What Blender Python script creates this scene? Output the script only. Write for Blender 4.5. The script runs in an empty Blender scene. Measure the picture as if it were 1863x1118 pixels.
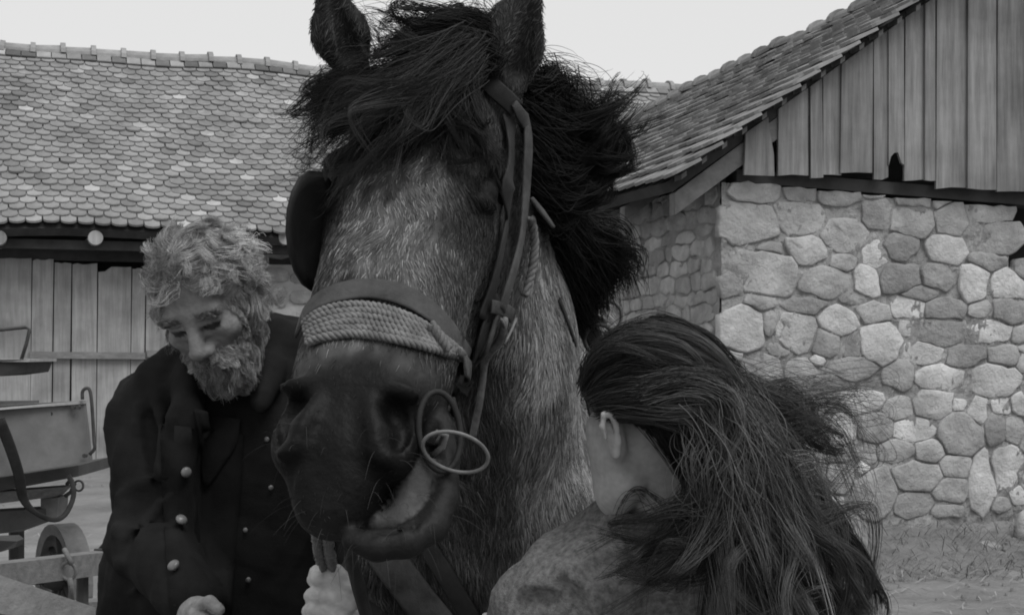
import bpy, math, random
import numpy as np
from mathutils import Vector, Matrix, Quaternion

# ------------------------------------------------------------------ camera, sky, sun, exposure
FPX, CX, HY, CAMZ = 2560.0, 931.5, 637.0, 1.3
scene = bpy.context.scene
col = scene.collection
cam_d = bpy.data.cameras.new('camera')
cam_d.sensor_width = 36.0
cam_d.lens = FPX / 1863.0 * 36.0
cam_d.shift_y = (HY - 559.0) / 1863.0
cam_d.clip_start = 0.05
cam_d.clip_end = 500.0
cam = bpy.data.objects.new('camera', cam_d)
cam.location = (0, 0, CAMZ)
cam.rotation_euler = (math.radians(90), 0, 0)
col.objects.link(cam)
scene.camera = cam

SUN_EL, SUN_AZ = math.radians(58), math.radians(140)     # azimuth: clockwise from +Y (behind the camera, to the right)
world = bpy.data.worlds.new('World')
scene.world = world
world.use_nodes = True
nt = world.node_tree
nt.nodes.clear()
w_out = nt.nodes.new('ShaderNodeOutputWorld')
w_bg = nt.nodes.new('ShaderNodeBackground')
w_sky = nt.nodes.new('ShaderNodeTexSky')
w_sky.sky_type = 'NISHITA'
w_sky.sun_disc = False
w_sky.sun_elevation = SUN_EL
w_sky.sun_rotation = SUN_AZ
w_bw = nt.nodes.new('ShaderNodeRGBToBW')
w_mul = nt.nodes.new('ShaderNodeMath'); w_mul.operation = 'MULTIPLY'; w_mul.inputs[1].default_value = 0.10
w_add = nt.nodes.new('ShaderNodeMath'); w_add.operation = 'ADD'; w_add.inputs[1].default_value = 4.42   # even cloud cover over the clear sky
w_bg.inputs['Strength'].default_value = 0.10
nt.links.new(w_sky.outputs[0], w_bw.inputs[0])
nt.links.new(w_bw.outputs[0], w_mul.inputs[0])
nt.links.new(w_mul.outputs[0], w_add.inputs[0])
nt.links.new(w_add.outputs[0], w_bg.inputs['Color'])
nt.links.new(w_bg.outputs[0], w_out.inputs['Surface'])

sun_d = bpy.data.lights.new('sun', 'SUN')
sun_d.energy = 1.5
sun_d.angle = math.radians(40)
sun = bpy.data.objects.new('sun', sun_d)
_sd = Vector((math.sin(SUN_AZ) * math.cos(SUN_EL), math.cos(SUN_AZ) * math.cos(SUN_EL), math.sin(SUN_EL)))
sun.rotation_euler = (-_sd).to_track_quat('-Z', 'Y').to_euler()
sun.location = _sd * 30
col.objects.link(sun)

scene.view_settings.view_transform = 'Standard'
scene.view_settings.look = 'None'
scene.view_settings.exposure = 0.70
scene.view_settings.gamma = 1.0
scene.view_settings.use_curve_mapping = False
scene.render.engine = 'CYCLES'
scene.cycles.use_denoising = True
scene.cycles.max_bounces = 5
scene.cycles.diffuse_bounces = 3
scene.cycles.glossy_bounces = 2
scene.cycles.transparent_max_bounces = 4
scene.cycles.filter_width = 1.9
try:
    scene.cycles_curves.shape = 'RIBBONS'
    scene.cycles_curves.subdivisions = 2
except Exception:
    pass

rng = np.random.default_rng(7)
random.seed(7)

# ------------------------------------------------------------------ helpers
def P(px, py, d):
    """a pixel of the photograph and a distance from the camera plane -> a point of the place"""
    return np.array([(px - CX) / FPX * d, d, CAMZ + (HY - py) / FPX * d])

def PX(p):
    return (CX + FPX * p[0] / p[1], HY - FPX * (p[2] - CAMZ) / p[1])

def on_plane(px, py, p0, n):
    r = np.array([(px - CX) / FPX, 1.0, (HY - py) / FPX]); o = np.array([0, 0, CAMZ])
    t = np.dot(np.asarray(p0) - o, n) / np.dot(r, n)
    return o + r * t

def unit(v):
    v = np.asarray(v, float)
    return v / np.linalg.norm(v)

def tag(o, label=None, cat=None, group=None, kind=None):
    if label: o['label'] = label
    if cat: o['category'] = cat
    if group: o['group'] = group
    if kind: o['kind'] = kind
    return o

def empty(name, loc=(0, 0, 0)):
    o = bpy.data.objects.new(name, None)
    o.location = loc
    o.empty_display_size = 0.1
    col.objects.link(o)
    return o

def link(name, me, mat=None, parent=None):
    o = bpy.data.objects.new(name, me)
    if mat is not None and len(me.materials) == 0:
        me.materials.append(mat)
    col.objects.link(o)
    if parent is not None:
        o.parent = parent
        # parents are unrotated empties or meshes at the origin: keep world position
        root = parent
        off = Vector((0, 0, 0))
        while root is not None:
            off += root.location
            root = root.parent
        o.location = -off
    return o

def mesh(name, verts, faces, smooth=False):
    me = bpy.data.meshes.new(name)
    me.from_pydata([tuple(map(float, v)) for v in verts], [], [tuple(int(i) for i in f) for f in faces])
    if smooth:
        me.polygons.foreach_set('use_smooth', [True] * len(me.polygons))
    me.update()
    return me

def mesh_np(name, V, F, smooth=True, attrs=None):
    """quads or triangles given as arrays"""
    me = bpy.data.meshes.new(name)
    V = np.asarray(V, np.float32); F = np.asarray(F, np.int32)
    k = F.shape[1]
    me.vertices.add(len(V)); me.vertices.foreach_set('co', V.ravel())
    me.loops.add(F.size); me.loops.foreach_set('vertex_index', F.ravel())
    me.polygons.add(len(F))
    me.polygons.foreach_set('loop_start', np.arange(0, F.size, k, dtype=np.int32))
    try:
        me.polygons.foreach_set('loop_total', np.full(len(F), k, np.int32))
    except Exception:
        pass
    me.polygons.foreach_set('use_smooth', np.full(len(F), smooth))
    for nme, arr in (attrs or {}).items():
        a = me.attributes.new(nme, 'FLOAT', 'POINT')
        a.data.foreach_set('value', np.asarray(arr, np.float32))
    me.update(calc_edges=True)
    me.validate()
    return me

class MB:
    """collects simple solids into one mesh"""
    def __init__(s): s.v = []; s.f = []; s.a = []
    def add(s, V, F, a=0.0):
        n = len(s.v); s.v += [tuple(map(float, p)) for p in V]
        s.f += [tuple(i + n for i in f) for f in F]; s.a += [a] * len(V)
    def hexa(s, p8, a=0.0):
        s.add(p8, [(0, 3, 2, 1), (4, 5, 6, 7), (0, 1, 5, 4), (1, 2, 6, 5), (2, 3, 7, 6), (3, 0, 4, 7)], a)
    def box(s, c, ax, ay, az, a=0.0):
        """half-extent vectors"""
        c, ax, ay, az = map(np.asarray, (c, ax, ay, az))
        s.hexa([c - ax - ay - az, c + ax - ay - az, c + ax + ay - az, c - ax + ay - az,
                c - ax - ay + az, c + ax - ay + az, c + ax + ay + az, c - ax + ay + az], a)
    def tube(s, pts, rad, n=8, closed=False, flat=None, up=None, a=0.0):
        """tube along points; flat = (width, thickness) makes a strap"""
        pts = [np.asarray(p, float) for p in pts]; m = len(pts)
        rad = rad if hasattr(rad, '__len__') else [rad] * m
        V = []; prev = None
        for i in range(m):
            t = unit(pts[(i + 1) % m] - pts[i - 1]) if closed else unit(pts[min(i + 1, m - 1)] - pts[max(i - 1, 0)])
            if up is not None:
                uu = up[i] if np.ndim(up) == 2 else up
                b = uu - np.dot(uu, t) * t
            elif prev is None:
                q = np.array([0, 0, 1.0]) if abs(t[2]) < 0.9 else np.array([1.0, 0, 0])
                b = q - np.dot(q, t) * t
            else:
                b = prev - np.dot(prev, t) * t
            b = unit(b); prev = b; c = np.cross(t, b)
            for k in range(n):
                an = 2 * math.pi * (k + 0.5) / n
                if flat:
                    ca, sa = math.cos(an), math.sin(an)
                    e = 0.45
                    ca = math.copysign(abs(ca) ** e, ca); sa = math.copysign(abs(sa) ** e, sa)
                    V.append(pts[i] + c * ca * flat[0] * rad[i] + b * sa * flat[1])
                else:
                    V.append(pts[i] + (b * math.sin(an) + c * math.cos(an)) * rad[i])
        F = []
        for i in range(m if closed else m - 1):
            j = (i + 1) % m
            for k in range(n):
                l = (k + 1) % n
                F.append((i * n + k, i * n + l, j * n + l, j * n + k))
        if not closed:
            F.append(tuple(range(n))[::-1]); F.append(tuple((m - 1) * n + k for k in range(n)))
        s.add(V, F, a)
    def disc(s, c, ax, ay, az, n=16, a=0.0, bulge=0.0):
        """short cylinder: ax, ay radii vectors, az half thickness"""
        c, ax, ay, az = map(np.asarray, (c, ax, ay, az)); V = []
        for sg in (-1, 1):
            for k in range(n):
                t = 2 * math.pi * k / n
                V.append(c + ax * math.cos(t) + ay * math.sin(t) + az * sg)
        V.append(c - az * (1 + bulge)); V.append(c + az * (1 + bulge))
        F = []
        for k in range(n):
            l = (k + 1) % n
            F += [(k, l, n + l, n + k), (2 * n, l, k), (2 * n + 1, n + k, n + l)]
        s.add(V, F, a)
    def build(s, name, mat, parent=None, smooth=False, attr=None):
        me = mesh(name, s.v, s.f, smooth)
        if attr:
            at = me.attributes.new(attr, 'FLOAT', 'POINT'); at.data.foreach_set('value', s.a)
        return link(name, me, mat, parent)

def spline(pts, n):
    """Catmull-Rom through points (any dimension), n samples"""
    p = np.asarray(pts, float)
    if len(p) < 3:
        t = np.linspace(0, 1, n)[:, None]
        return p[0] * (1 - t) + p[-1] * t
    q = np.vstack([2 * p[0] - p[1], p, 2 * p[-1] - p[-2]])
    out = []
    m = len(p) - 1
    for u in np.linspace(0, m, n):
        i = min(int(u), m - 1); t = u - i
        a, b, c, d = q[i], q[i + 1], q[i + 2], q[i + 3]
        out.append(0.5 * ((2 * b) + (c - a) * t + (2 * a - 5 * b + 4 * c - d) * t * t + (3 * b - a - 3 * c + d) * t ** 3))
    return np.array(out)

# ------------------------------------------------------------------ materials (the photograph is black and white: every colour is a grey)
def grey(v): return (v, v, v, 1.0)

def new_mat(name):
    m = bpy.data.materials.new(name); m.use_nodes = True
    return m, m.node_tree, m.node_tree.nodes['Principled BSDF']

def mat_noise(name, lo, hi, scale=6.0, rough=0.9, detail=6.0, stretch=(1, 1, 1), bump=0.3, bump_scale=None, dist=0.01, rnd=0.0, obj_color=False, attr=None, spec=0.25, coords='Object', stain=None):
    """grey that wanders between lo and hi, with bump of its own scale"""
    m, t, b = new_mat(name)
    N, L = t.nodes, t.links
    tc = N.new('ShaderNodeTexCoord'); mp = N.new('ShaderNodeMapping'); mp.inputs['Scale'].default_value = stretch
    L.new(tc.outputs[coords], mp.inputs[0])
    no = N.new('ShaderNodeTexNoise'); no.inputs['Scale'].default_value = scale; no.inputs['Detail'].default_value = detail
    no.inputs['Roughness'].default_value = 0.65
    L.new(mp.outputs[0], no.inputs['Vector'])
    mr = N.new('ShaderNodeMapRange'); mr.inputs['From Min'].default_value = 0.28; mr.inputs['From Max'].default_value = 0.72
    mr.inputs['To Min'].default_value = lo; mr.inputs['To Max'].default_value = hi
    L.new(no.outputs[0], mr.inputs[0])
    out = mr.outputs[0]
    def mul(a, sock=None, val=1.0):
        x = N.new('ShaderNodeMath'); x.operation = 'MULTIPLY'; L.new(a, x.inputs[0])
        if sock is not None: L.new(sock, x.inputs[1])
        else: x.inputs[1].default_value = val
        return x.outputs[0]
    if rnd:
        oi = N.new('ShaderNodeObjectInfo'); r2 = N.new('ShaderNodeMapRange')
        r2.inputs['To Min'].default_value = 1 - rnd; r2.inputs['To Max'].default_value = 1 + rnd
        L.new(oi.outputs['Random'], r2.inputs[0]); out = mul(out, r2.outputs[0])
    if obj_color:
        oi = N.new('ShaderNodeObjectInfo'); bw = N.new('ShaderNodeRGBToBW'); L.new(oi.outputs['Color'], bw.inputs[0]); out = mul(out, bw.outputs[0])
    if stain:
        ge = N.new('ShaderNodeNewGeometry'); n3 = N.new('ShaderNodeTexNoise'); n3.inputs['Scale'].default_value = stain[0]; n3.inputs['Detail'].default_value = 7
        n3.inputs['Roughness'].default_value = 0.6; L.new(ge.outputs['Position'], n3.inputs['Vector'])
        r3 = N.new('ShaderNodeMapRange'); r3.inputs['From Min'].default_value = .32; r3.inputs['From Max'].default_value = .68
        r3.inputs['To Min'].default_value = stain[1]; r3.inputs['To Max'].default_value = stain[2]
        L.new(n3.outputs[0], r3.inputs[0]); out = mul(out, r3.outputs[0])
    if attr:
        at = N.new('ShaderNodeAttribute'); at.attribute_name = attr; out = mul(out, at.outputs['Fac'])
    L.new(out, b.inputs['Base Color'])
    b.inputs['Roughness'].default_value = rough
    b.inputs['Specular IOR Level'].default_value = spec
    if bump:
        n2 = N.new('ShaderNodeTexNoise'); n2.inputs['Scale'].default_value = bump_scale or scale * 3; n2.inputs['Detail'].default_value = 8.0
        n2.inputs['Roughness'].default_value = 0.7
        L.new(mp.outputs[0], n2.inputs['Vector'])
        bp = N.new('ShaderNodeBump'); bp.inputs['Strength'].default_value = bump; bp.inputs['Distance'].default_value = dist
        L.new(n2.outputs[0], bp.inputs['Height']); L.new(bp.outputs[0], b.inputs['Normal'])
    return m

def mat_wood(name, lo, hi, along='Z', scale=3.0, rough=0.85, rnd=0.15, bump=0.5):
    st = {'Z': (9, 9, 0.55), 'X': (0.55, 9, 9), 'Y': (9, 0.55, 9)}[along]
    return mat_noise(name, lo, hi, scale, rough, 8.0, st, bump, scale * 2.5, 0.006, rnd, stain=(2.2, .68, 1.15))

M = {}
M['tile'] = mat_noise('clay_tile', 0.75, 1.2, 9, 0.95, bump=0.4, dist=0.006, obj_color=True, stain=(1.5, .72, 1.18))
M['tile_far'] = mat_noise('clay_tile_far', 0.75, 1.2, 9, 0.95, bump=0.4, dist=0.006, attr='tone', stain=(1.5, .72, 1.18))
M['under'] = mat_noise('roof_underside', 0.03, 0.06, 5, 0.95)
M['dark_wood'] = mat_noise('dark_timber', 0.035, 0.075, 4, 0.9, stretch=(1, 1, 1))
M['plank'] = mat_wood('weathered_plank', 0.24, 0.40, 'Z', 3.0, 0.9, 0.14)
M['plank_gable'] = mat_wood('gable_plank', 0.12, 0.28, 'Z', 3.0, 0.9, 0.12)
M['batten'] = mat_wood('batten_wood', 0.17, 0.29, 'X', 3.0)
M['beam'] = mat_noise('beam_wood', 0.09, 0.17, 4, 0.9, stretch=(3, 3, 3))
M['stone'] = mat_noise('limestone', 0.72, 1.22, 6, 0.95, detail=10, bump=1.0, bump_scale=14, dist=0.035, obj_color=True, stain=(4.0, .75, 1.15))
M['mortar'] = mat_noise('lime_mortar', 0.26, 0.44, 5, 1.0, detail=10, bump=1.0, bump_scale=22, dist=0.04, stain=(3.0, .7, 1.15))
M['plaster'] = mat_noise('old_plaster', 0.34, 0.52, 3, 1.0, detail=9, bump=0.6, bump_scale=9, dist=0.03)
M['dirt'] = mat_noise('trodden_dirt', 0.15, 0.27, 1.3, 1.0, detail=12, bump=0.8, bump_scale=9, dist=0.06, stain=(.7, .75, 1.2))
M['straw'] = mat_noise('straw', 0.20, 0.34, 8, 0.9, bump=0)
M['weed'] = mat_noise('dry_weeds', 0.08, 0.17, 6, 0.95, bump=0)
M['iron'] = mat_noise('old_iron', 0.025, 0.06, 30, 0.6, bump=0.3, dist=0.002, spec=0.3)
M['leather'] = mat_noise('harness_leather', 0.012, 0.032, 18, 0.6, bump=0.5, bump_scale=60, dist=0.002, spec=0.15)
M['leather_grey'] = mat_noise('worn_leather', 0.03, 0.085, 26, 0.75, bump=0.8, bump_scale=70, dist=0.003, spec=0.15)
M['rope'] = mat_noise('hemp_rope', 0.08, 0.20, 60, 0.95, bump=0.6, bump_scale=200, dist=0.002)
M['ring_steel'] = mat_noise('worn_steel', 0.05, 0.16, 40, 0.5, bump=0.2, dist=0.001, spec=0.4)
# ------------------------------------------------------------------ the setting: ground, the two barns
TH = math.radians(19.0)
gdir = np.array([math.cos(TH), math.sin(TH), 0.0])       # along both facades (to the right and away)
bdir = np.array([-math.sin(TH), math.cos(TH), 0.0])      # away from the yard
zdir = np.array([0, 0, 1.0])

# ground sheet, finer near the yard, gently uneven
def ground():
    xs = np.concatenate([[-150, -60, -25], np.linspace(-12, 12, 97), [25, 60, 150]])
    ys = np.concatenate([[-60, -15, -4], np.linspace(0, 22, 89), [35, 80, 200]])
    X, Y = np.meshgrid(xs, ys, indexing='ij')
    Z = (0.025 * np.sin(X * 1.7 + 0.4 * Y) * np.sin(Y * 1.3 - 0.3 * X) + 0.012 * np.sin(X * 4.1 + 1) * np.sin(Y * 3.7) + 0.008 * rng.normal(size=X.shape))
    Z -= 0.02
    near = (np.abs(X) < 14) & (Y > -1) & (Y < 24)
    Z = np.where(near, Z, -0.02)
    n, m = X.shape
    idx = np.arange(n * m).reshape(n, m)
    F = np.stack([idx[:-1, :-1], idx[1:, :-1], idx[1:, 1:], idx[:-1, 1:]], -1).reshape(-1, 4)
    V = np.stack([X, Y, Z], -1).reshape(-1, 3)
    tag(link('ground', mesh_np('ground', V, F), M['dirt']), kind='structure')
ground()

# ---- left barn
E0 = P(0, 410, 15.0)                                   # a point of the eave
EAVE_Z = E0[2]
RIDGE_S, RIDGE_Z = 3.15, None
r0 = on_plane(0, 78, E0 + bdir * RIDGE_S, bdir)
RIDGE_Z = r0[2]
def LB(t, s, z): return np.array([E0[0], E0[1], 0]) + gdir * t + bdir * s + zdir * z     # t along facade, s back from the eave line
barn = tag(empty('barn', LB(4, 1.0, 0)), 'long old barn with patchy clay tile roof and plank doors behind the man', 'barn')
T0, T1 = -6.0, 10.2
TM, TL = (T0 + T1) / 2, (T1 - T0) / 2
sl = np.array([RIDGE_S, RIDGE_Z - EAVE_Z]); SL = np.linalg.norm(sl); sl = sl / SL
nrm = np.array([-sl[1], sl[0]])                        # outward normal in (s, z)
def sag(t, q): return -0.10 * math.sin(max(0, min(1, (t + 1.6) / (T1 + 1.6))) * math.pi) * q / SL + 0.025 * math.sin(t * 1.3 + q) + 0.012 * math.sin(t * 3.1 - q * 2)
def LR(t, q, h=0.0):
    return LB(t, sl[0] * q + nrm[0] * h, EAVE_Z + sl[1] * q + nrm[1] * h + sag(t, q))
# roof deck with thickness, the back slope too
mb = MB()
NT = 34
for i in range(NT):
    ta, tb = T0 + (T1 - T0) * i / NT, T0 + (T1 - T0) * (i + 1) / NT
    mb.hexa([LR(ta, 0.02, -0.16), LR(tb, 0.02, -0.16), LR(tb, SL, -0.16), LR(ta, SL, -0.16), LR(ta, 0.02, -0.06), LR(tb, 0.02, -0.06), LR(tb, SL, -0.06), LR(ta, SL, -0.06)])
    bk = lambda t: LB(t, 2 * RIDGE_S, EAVE_Z)
    mb.hexa([bk(ta) - zdir * .1, bk(tb) - zdir * .1, LR(tb, SL, -.13), LR(ta, SL, -.13), bk(ta), bk(tb), LR(tb, SL, -.03), LR(ta, SL, -.03)])
roof = mb.build('roof', M['under'], barn)

def tile_shape(w, l, th, round_=True, jit=0.0):
    """beaver-tail tile lying in x (across) / y (up the slope), bottom at y = 0"""
    n = 6
    pts = []
    if round_:
        for k in range(n + 1):
            a = math.pi + math.pi * k / n
            pts.append((w / 2 * math.cos(a) * (0.985), 0.058 + 0.058 * math.sin(a)))
    else:
        pts = [(-w / 2, 0), (w / 2, 0)]
    pts += [(w / 2, l), (-w / 2, l)]
    m = len(pts)
    V = [(x, y, 0) for x, y in pts] + [(x * .97, y + (0.003 if i < m - 2 else 0), th) for i, (x, y) in enumerate(pts)]
    F = [tuple(range(m))[::-1], tuple(range(m, 2 * m))] + [(i, (i + 1) % m, m + (i + 1) % m, m + i) for i in range(m)]
    return V, F

def basis(o, x, y):
    x = unit(x); y = unit(y - np.dot(y, x) * x); z = np.cross(x, y)
    return Matrix(((x[0], y[0], z[0], o[0]), (x[1], y[1], z[1], o[1]), (x[2], y[2], z[2], o[2]), (0, 0, 0, 1)))

def put_piece(name, me, mw, mat, parent, tone=None):
    o = bpy.data.objects.new(name, me)
    if len(me.materials) == 0: me.materials.append(mat)
    col.objects.link(o); o.parent = parent
    off = Vector((0, 0, 0)); r = parent
    while r is not None: off += r.location; r = r.parent
    o.matrix_basis = Matrix.Translation(-off) @ mw
    if tone is not None: o.color = (tone, tone, tone, 1)
    return o

TW, EXP = 0.1765, 0.124
tile_meshes = []
for k in range(4):
    V, F = tile_shape(TW * (0.955 + 0.01 * k), 0.24, 0.021)
    tile_meshes.append(mesh('roof_tile', V, F))
def tile_tone():
    r = random.random()
    if r < 0.025: return random.uniform(0.32, 0.42)
    if r < 0.15: return random.uniform(0.24, 0.29)
    if r < 0.92: return random.uniform(0.185, 0.24)
    return random.uniform(0.14, 0.18)
rows = int(SL / EXP) - 1
recs = []
for r in range(rows):
    q = 0.0 + r * EXP
    off = (r % 2) * TW / 2 + random.uniform(-.02, .02)
    for c in range(int((T1 - T0) / TW)):
        t = T0 + off + c * TW
        jq = random.gauss(0, 0.008) + (random.uniform(-.05, .0) if random.random() < .012 else 0)
        h = 0.012 + abs(random.gauss(0, 0.006))
        o = LR(t, q + jq, h)
        x = LR(t + .1, q + jq, h) - LR(t - .1, q + jq, h)
        y = LR(t, q + jq + .3, -0.012) - LR(t, q + jq, h + 0.014)
        px, py = PX(o)
        x = unit(x) + random.gauss(0, 0.02) * unit(y)
        recs.append((px, py, o[1], basis(o, x, y), random.randrange(4), tile_tone()))
vis = lambda r: (-10 < r[0] < 535) or (1110 < r[0] < 1250 and r[1] > 160 and r[1] < 300)
order = sorted(range(len(recs)), key=lambda i: (0 if vis(recs[i]) else 1, recs[i][2]))
mbt = MB()
for n, i in enumerate(order):
    px, py, d, mw, k, tone = recs[i]
    if n < 300:
        put_piece('roof_tile', tile_meshes[k], mw, M['tile'], roof, tone)
    else:
        me = tile_meshes[k]
        mbt.add([mw @ v.co for v in me.vertices], [tuple(p.vertices) for p in me.polygons], tone)
tag(mbt.build('tile_field', M['tile_far'], roof, attr='tone'), kind='stuff')
# row of flat tiles under the ridge
for c in range(int((T1 - T0) / 0.185)):
    t = T0 + c * 0.185
    o = LR(t, SL - 0.24, 0.03)
    V, F = tile_shape(0.178, 0.25, 0.018, False)
    if c == 0: flat_me = mesh('ridge_course_tile', V, F)
    y = LR(t, SL, 0.035) - LR(t, SL - 0.25, 0.03)
    put_piece('ridge_course_tile', flat_me, basis(o, LR(t + .1, SL, 0) - LR(t - .1, SL, 0), y), M['tile'], roof, random.choice([0.10, 0.11, 0.13, 0.16, 0.22, 0.24, 0.27, 0.40 if random.random() < .5 else .2]))
# half-round ridge tiles with a collar
def ridge_me(l, r):
    b = MB(); n = 8
    for (ya, yb, ra, rb, th) in ((0, l, r, r * 1.06, 0.018), (l - 0.05, l + 0.012, r * 1.34, r * 1.34, 0.03)):
        V = []
        for yy, rr in ((ya, ra), (yb, rb)):
            for k in range(n + 1):
                a = math.pi * k / n
                V.append((rr * math.cos(a) * 1.1, yy, rr * math.sin(a)))
        for yy, rr in ((ya, ra - th), (yb, rb - th)):
            for k in range(n + 1):
                a = math.pi * k / n
                V.append((rr * math.cos(a) * 1.1, yy, rr * math.sin(a)))
        F = []
        s = n + 1
        for k in range(n):
            F += [(k, k + 1, s + k + 1, s + k), (2 * s + k + 1, 2 * s + k, 3 * s + k, 3 * s + k + 1), (s + k, s + k + 1, 3 * s + k + 1, 3 * s + k), (k + 1, k, 2 * s + k, 2 * s + k + 1)]
        F += [(0, s, 3 * s, 2 * s), (n, 2 * s + n, 3 * s + n, s + n)]
        b.add(V, F)
    return mesh('ridge_tile', b.v, b.f)
rme = ridge_me(0.36, 0.115); rme2 = ridge_me(0.36, 0.085)
for c in range(int((T1 - T0) / 0.375) + 1):
    t = T0 + c * 0.375
    o = LR(t, SL, -0.035 + random.gauss(0, .006))
    put_piece('ridge_tile', rme, basis(o, -np.cross(gdir, zdir) * -1, LR(t + .36, SL, random.gauss(0, .008)) - LR(t, SL, 0)), M['tile'], roof, random.uniform(0.22, 0.30))
# dark inside of the barn: back wall, floor shade, side walls
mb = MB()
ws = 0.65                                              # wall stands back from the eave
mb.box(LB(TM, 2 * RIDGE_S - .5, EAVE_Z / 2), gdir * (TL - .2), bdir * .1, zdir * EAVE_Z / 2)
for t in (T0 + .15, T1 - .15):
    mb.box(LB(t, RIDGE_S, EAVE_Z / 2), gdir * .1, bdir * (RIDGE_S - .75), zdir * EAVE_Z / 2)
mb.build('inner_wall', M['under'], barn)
mb = MB()
mb.box(LB(TM, 0.30, EAVE_Z - 0.17), gdir * (TL - .1), bdir * .07, zdir * .05)
mb.build('eave_beam', M['dark_wood'], barn)
mb = MB()
mb.box(LB(TM, ws + .12, EAVE_Z - 0.22), gdir * (TL - .15), bdir * .10, zdir * .10)
mb.build('wall_plate', M['dark_wood'], barn)
def wall_at(px, py, s=ws): return on_plane(px, py, LB(0, s, 0), bdir)
# round log ends that carry the eave
for px in (-2, 174, 350, 520, 700, 900, 1080):
    c = wall_at(px, 432, 0.05)
    mb = MB(); R = 0.082
    mb.tube([c + bdir * 0.0, c + bdir * 0.05, c + bdir * 1.2], [R * .97, R, R], 14)
    mb.build('log_end', M['plank'], barn)
# plank door, each board its own
def plank_solid(poly, n, th):
    m = len(poly); b = MB()
    V = [np.asarray(p) for p in poly] + [np.asarray(p) + n * th for p in poly]
    b.add(V, [tuple(range(m)), tuple(range(m, 2 * m))[::-1]] + [((i + 1) % m, i, m + i, m + (i + 1) % m) for i in range(m)])
    return b
DOOR_Z = 0.0
edges = [-60, -8, 58.5, 98.5, 131, 178, 240, 266, 310, 352]
tops = [470, 471, 474, 477, 480, 483, 487, 487, 488, 489]
for k in range(len(edges) - 1):
    a, b_ = edges[k] + 1.0, edges[k + 1] - 1.0
    lean = random.uniform(-1.5, 1.5) - 4.0
    ty = tops[k] + random.uniform(-2, 2)
    n = 5
    top = []
    for i in range(n + 1):
        x = b_ + (a - b_) * i / n
        yy = ty + random.uniform(-1.5, 1.5)
        if k == 5: yy += 12 * max(0, 1 - abs(x - (a + 4)) / 22)
        top.append(wall_at(x, yy))
    bot = [wall_at(a + lean, 838 - 2 + random.uniform(-1, 1)), wall_at(b_ + lean, 838 - 2 + random.uniform(-1, 1))]
    pl = plank_solid(bot + top, bdir, 0.03).build('door_plank', M['plank'], barn)
for (x0, x1, y0, y1) in ((54, 264, 645, 647), (267, 345, 643, 646)):
    a, b_ = wall_at(x0, y0, ws - 0.035), wall_at(x1, y1, ws - 0.035)
    mb = MB(); mid = (a + b_) / 2
    mb.box(mid, (b_ - a) / 2, bdir * 0.030, zdir * 0.038)
    mb.build('door_batten', M['batten'], barn)
# stone and plaster wall right of the door, and a sill under the door
mb = MB()
a = wall_at(356, 600)
ta = np.dot(a - LB(0, 0, 0), gdir)
NX, NZ = 40, 14
V = []; F = []
for i in range(NX + 1):
    for j in range(NZ + 1):
        t = ta + (T1 - ta) * i / NX
        V.append(LB(t, ws - 0.02 + random.gauss(0, .012), (EAVE_Z - .32) * j / NZ))
for i in range(NX):
    for j in range(NZ):
        F.append((i * (NZ + 1) + j, (i + 1) * (NZ + 1) + j, (i + 1) * (NZ + 1) + j + 1, i * (NZ + 1) + j + 1))
mb.add(V, F)
mb.box(LB((ta + T1) / 2 , ws + .14, (EAVE_Z - .32) / 2), gdir * ((T1 - ta) / 2 - .01), bdir * .12, zdir * ((EAVE_Z - .34) / 2))
mb.build('wall', M['plaster'], barn)
mb = MB()
mb.box(LB(0.6, ws + .02, .02), gdir * 2.4, bdir * .06, zdir * .035)
mb.build('door_sill', M['dark_wood'], barn)
mb = MB()
mb.box(LB((T0 + .1 - .5) / 2, ws + .1, EAVE_Z / 2 - .2), gdir * ((-.5 - T0 - .1) / 2), bdir * .08, zdir * (EAVE_Z / 2 - .2))
mb.build('wall', M['plaster'], barn)
# masonry showing through the plaster behind the man's shoulder
k = 0
for (px, py, w, h, tn) in [(505, 455, 60, 34, .34), (505, 500, 52, 30, .37), (545, 540, 40, 26, .40), (512, 540, 22, 40, .36), (545, 505, 36, 26, .33), (552, 572, 30, 18, .44), (520, 585, 32, 22, .40), (470, 470, 40, 30, .36), (465, 520, 40, 36, .35)]:
    c = wall_at(px, py, ws - 0.035)
    sc_ = c[1] / FPX
    ring = []
    for i in range(9):
        a = 2 * math.pi * i / 9
        e = 0.75
        ca = math.copysign(abs(math.cos(a)) ** e, math.cos(a)); sa = math.copysign(abs(math.sin(a)) ** e, math.sin(a))
        ring.append((ca * w / 2 * sc_ * random.uniform(.88, 1.03), sa * h / 2 * sc_ * random.uniform(.88, 1.03)))
    V = [c + gdir * x + zdir * y + bdir * .04 for x, y in ring] + [c + gdir * x * .95 + zdir * y * .95 - bdir * random.uniform(.0, .012) for x, y in ring] + [c - bdir * .012]
    n = len(ring)
    F = [(i, n + i, n + (i + 1) % n, (i + 1) % n) for i in range(n)] + [(n + i, 2 * n, n + (i + 1) % n) for i in range(n)]
    o = link('stone', mesh('stone', V, F), M['stone'], barn); o.color = grey(tn)

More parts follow.
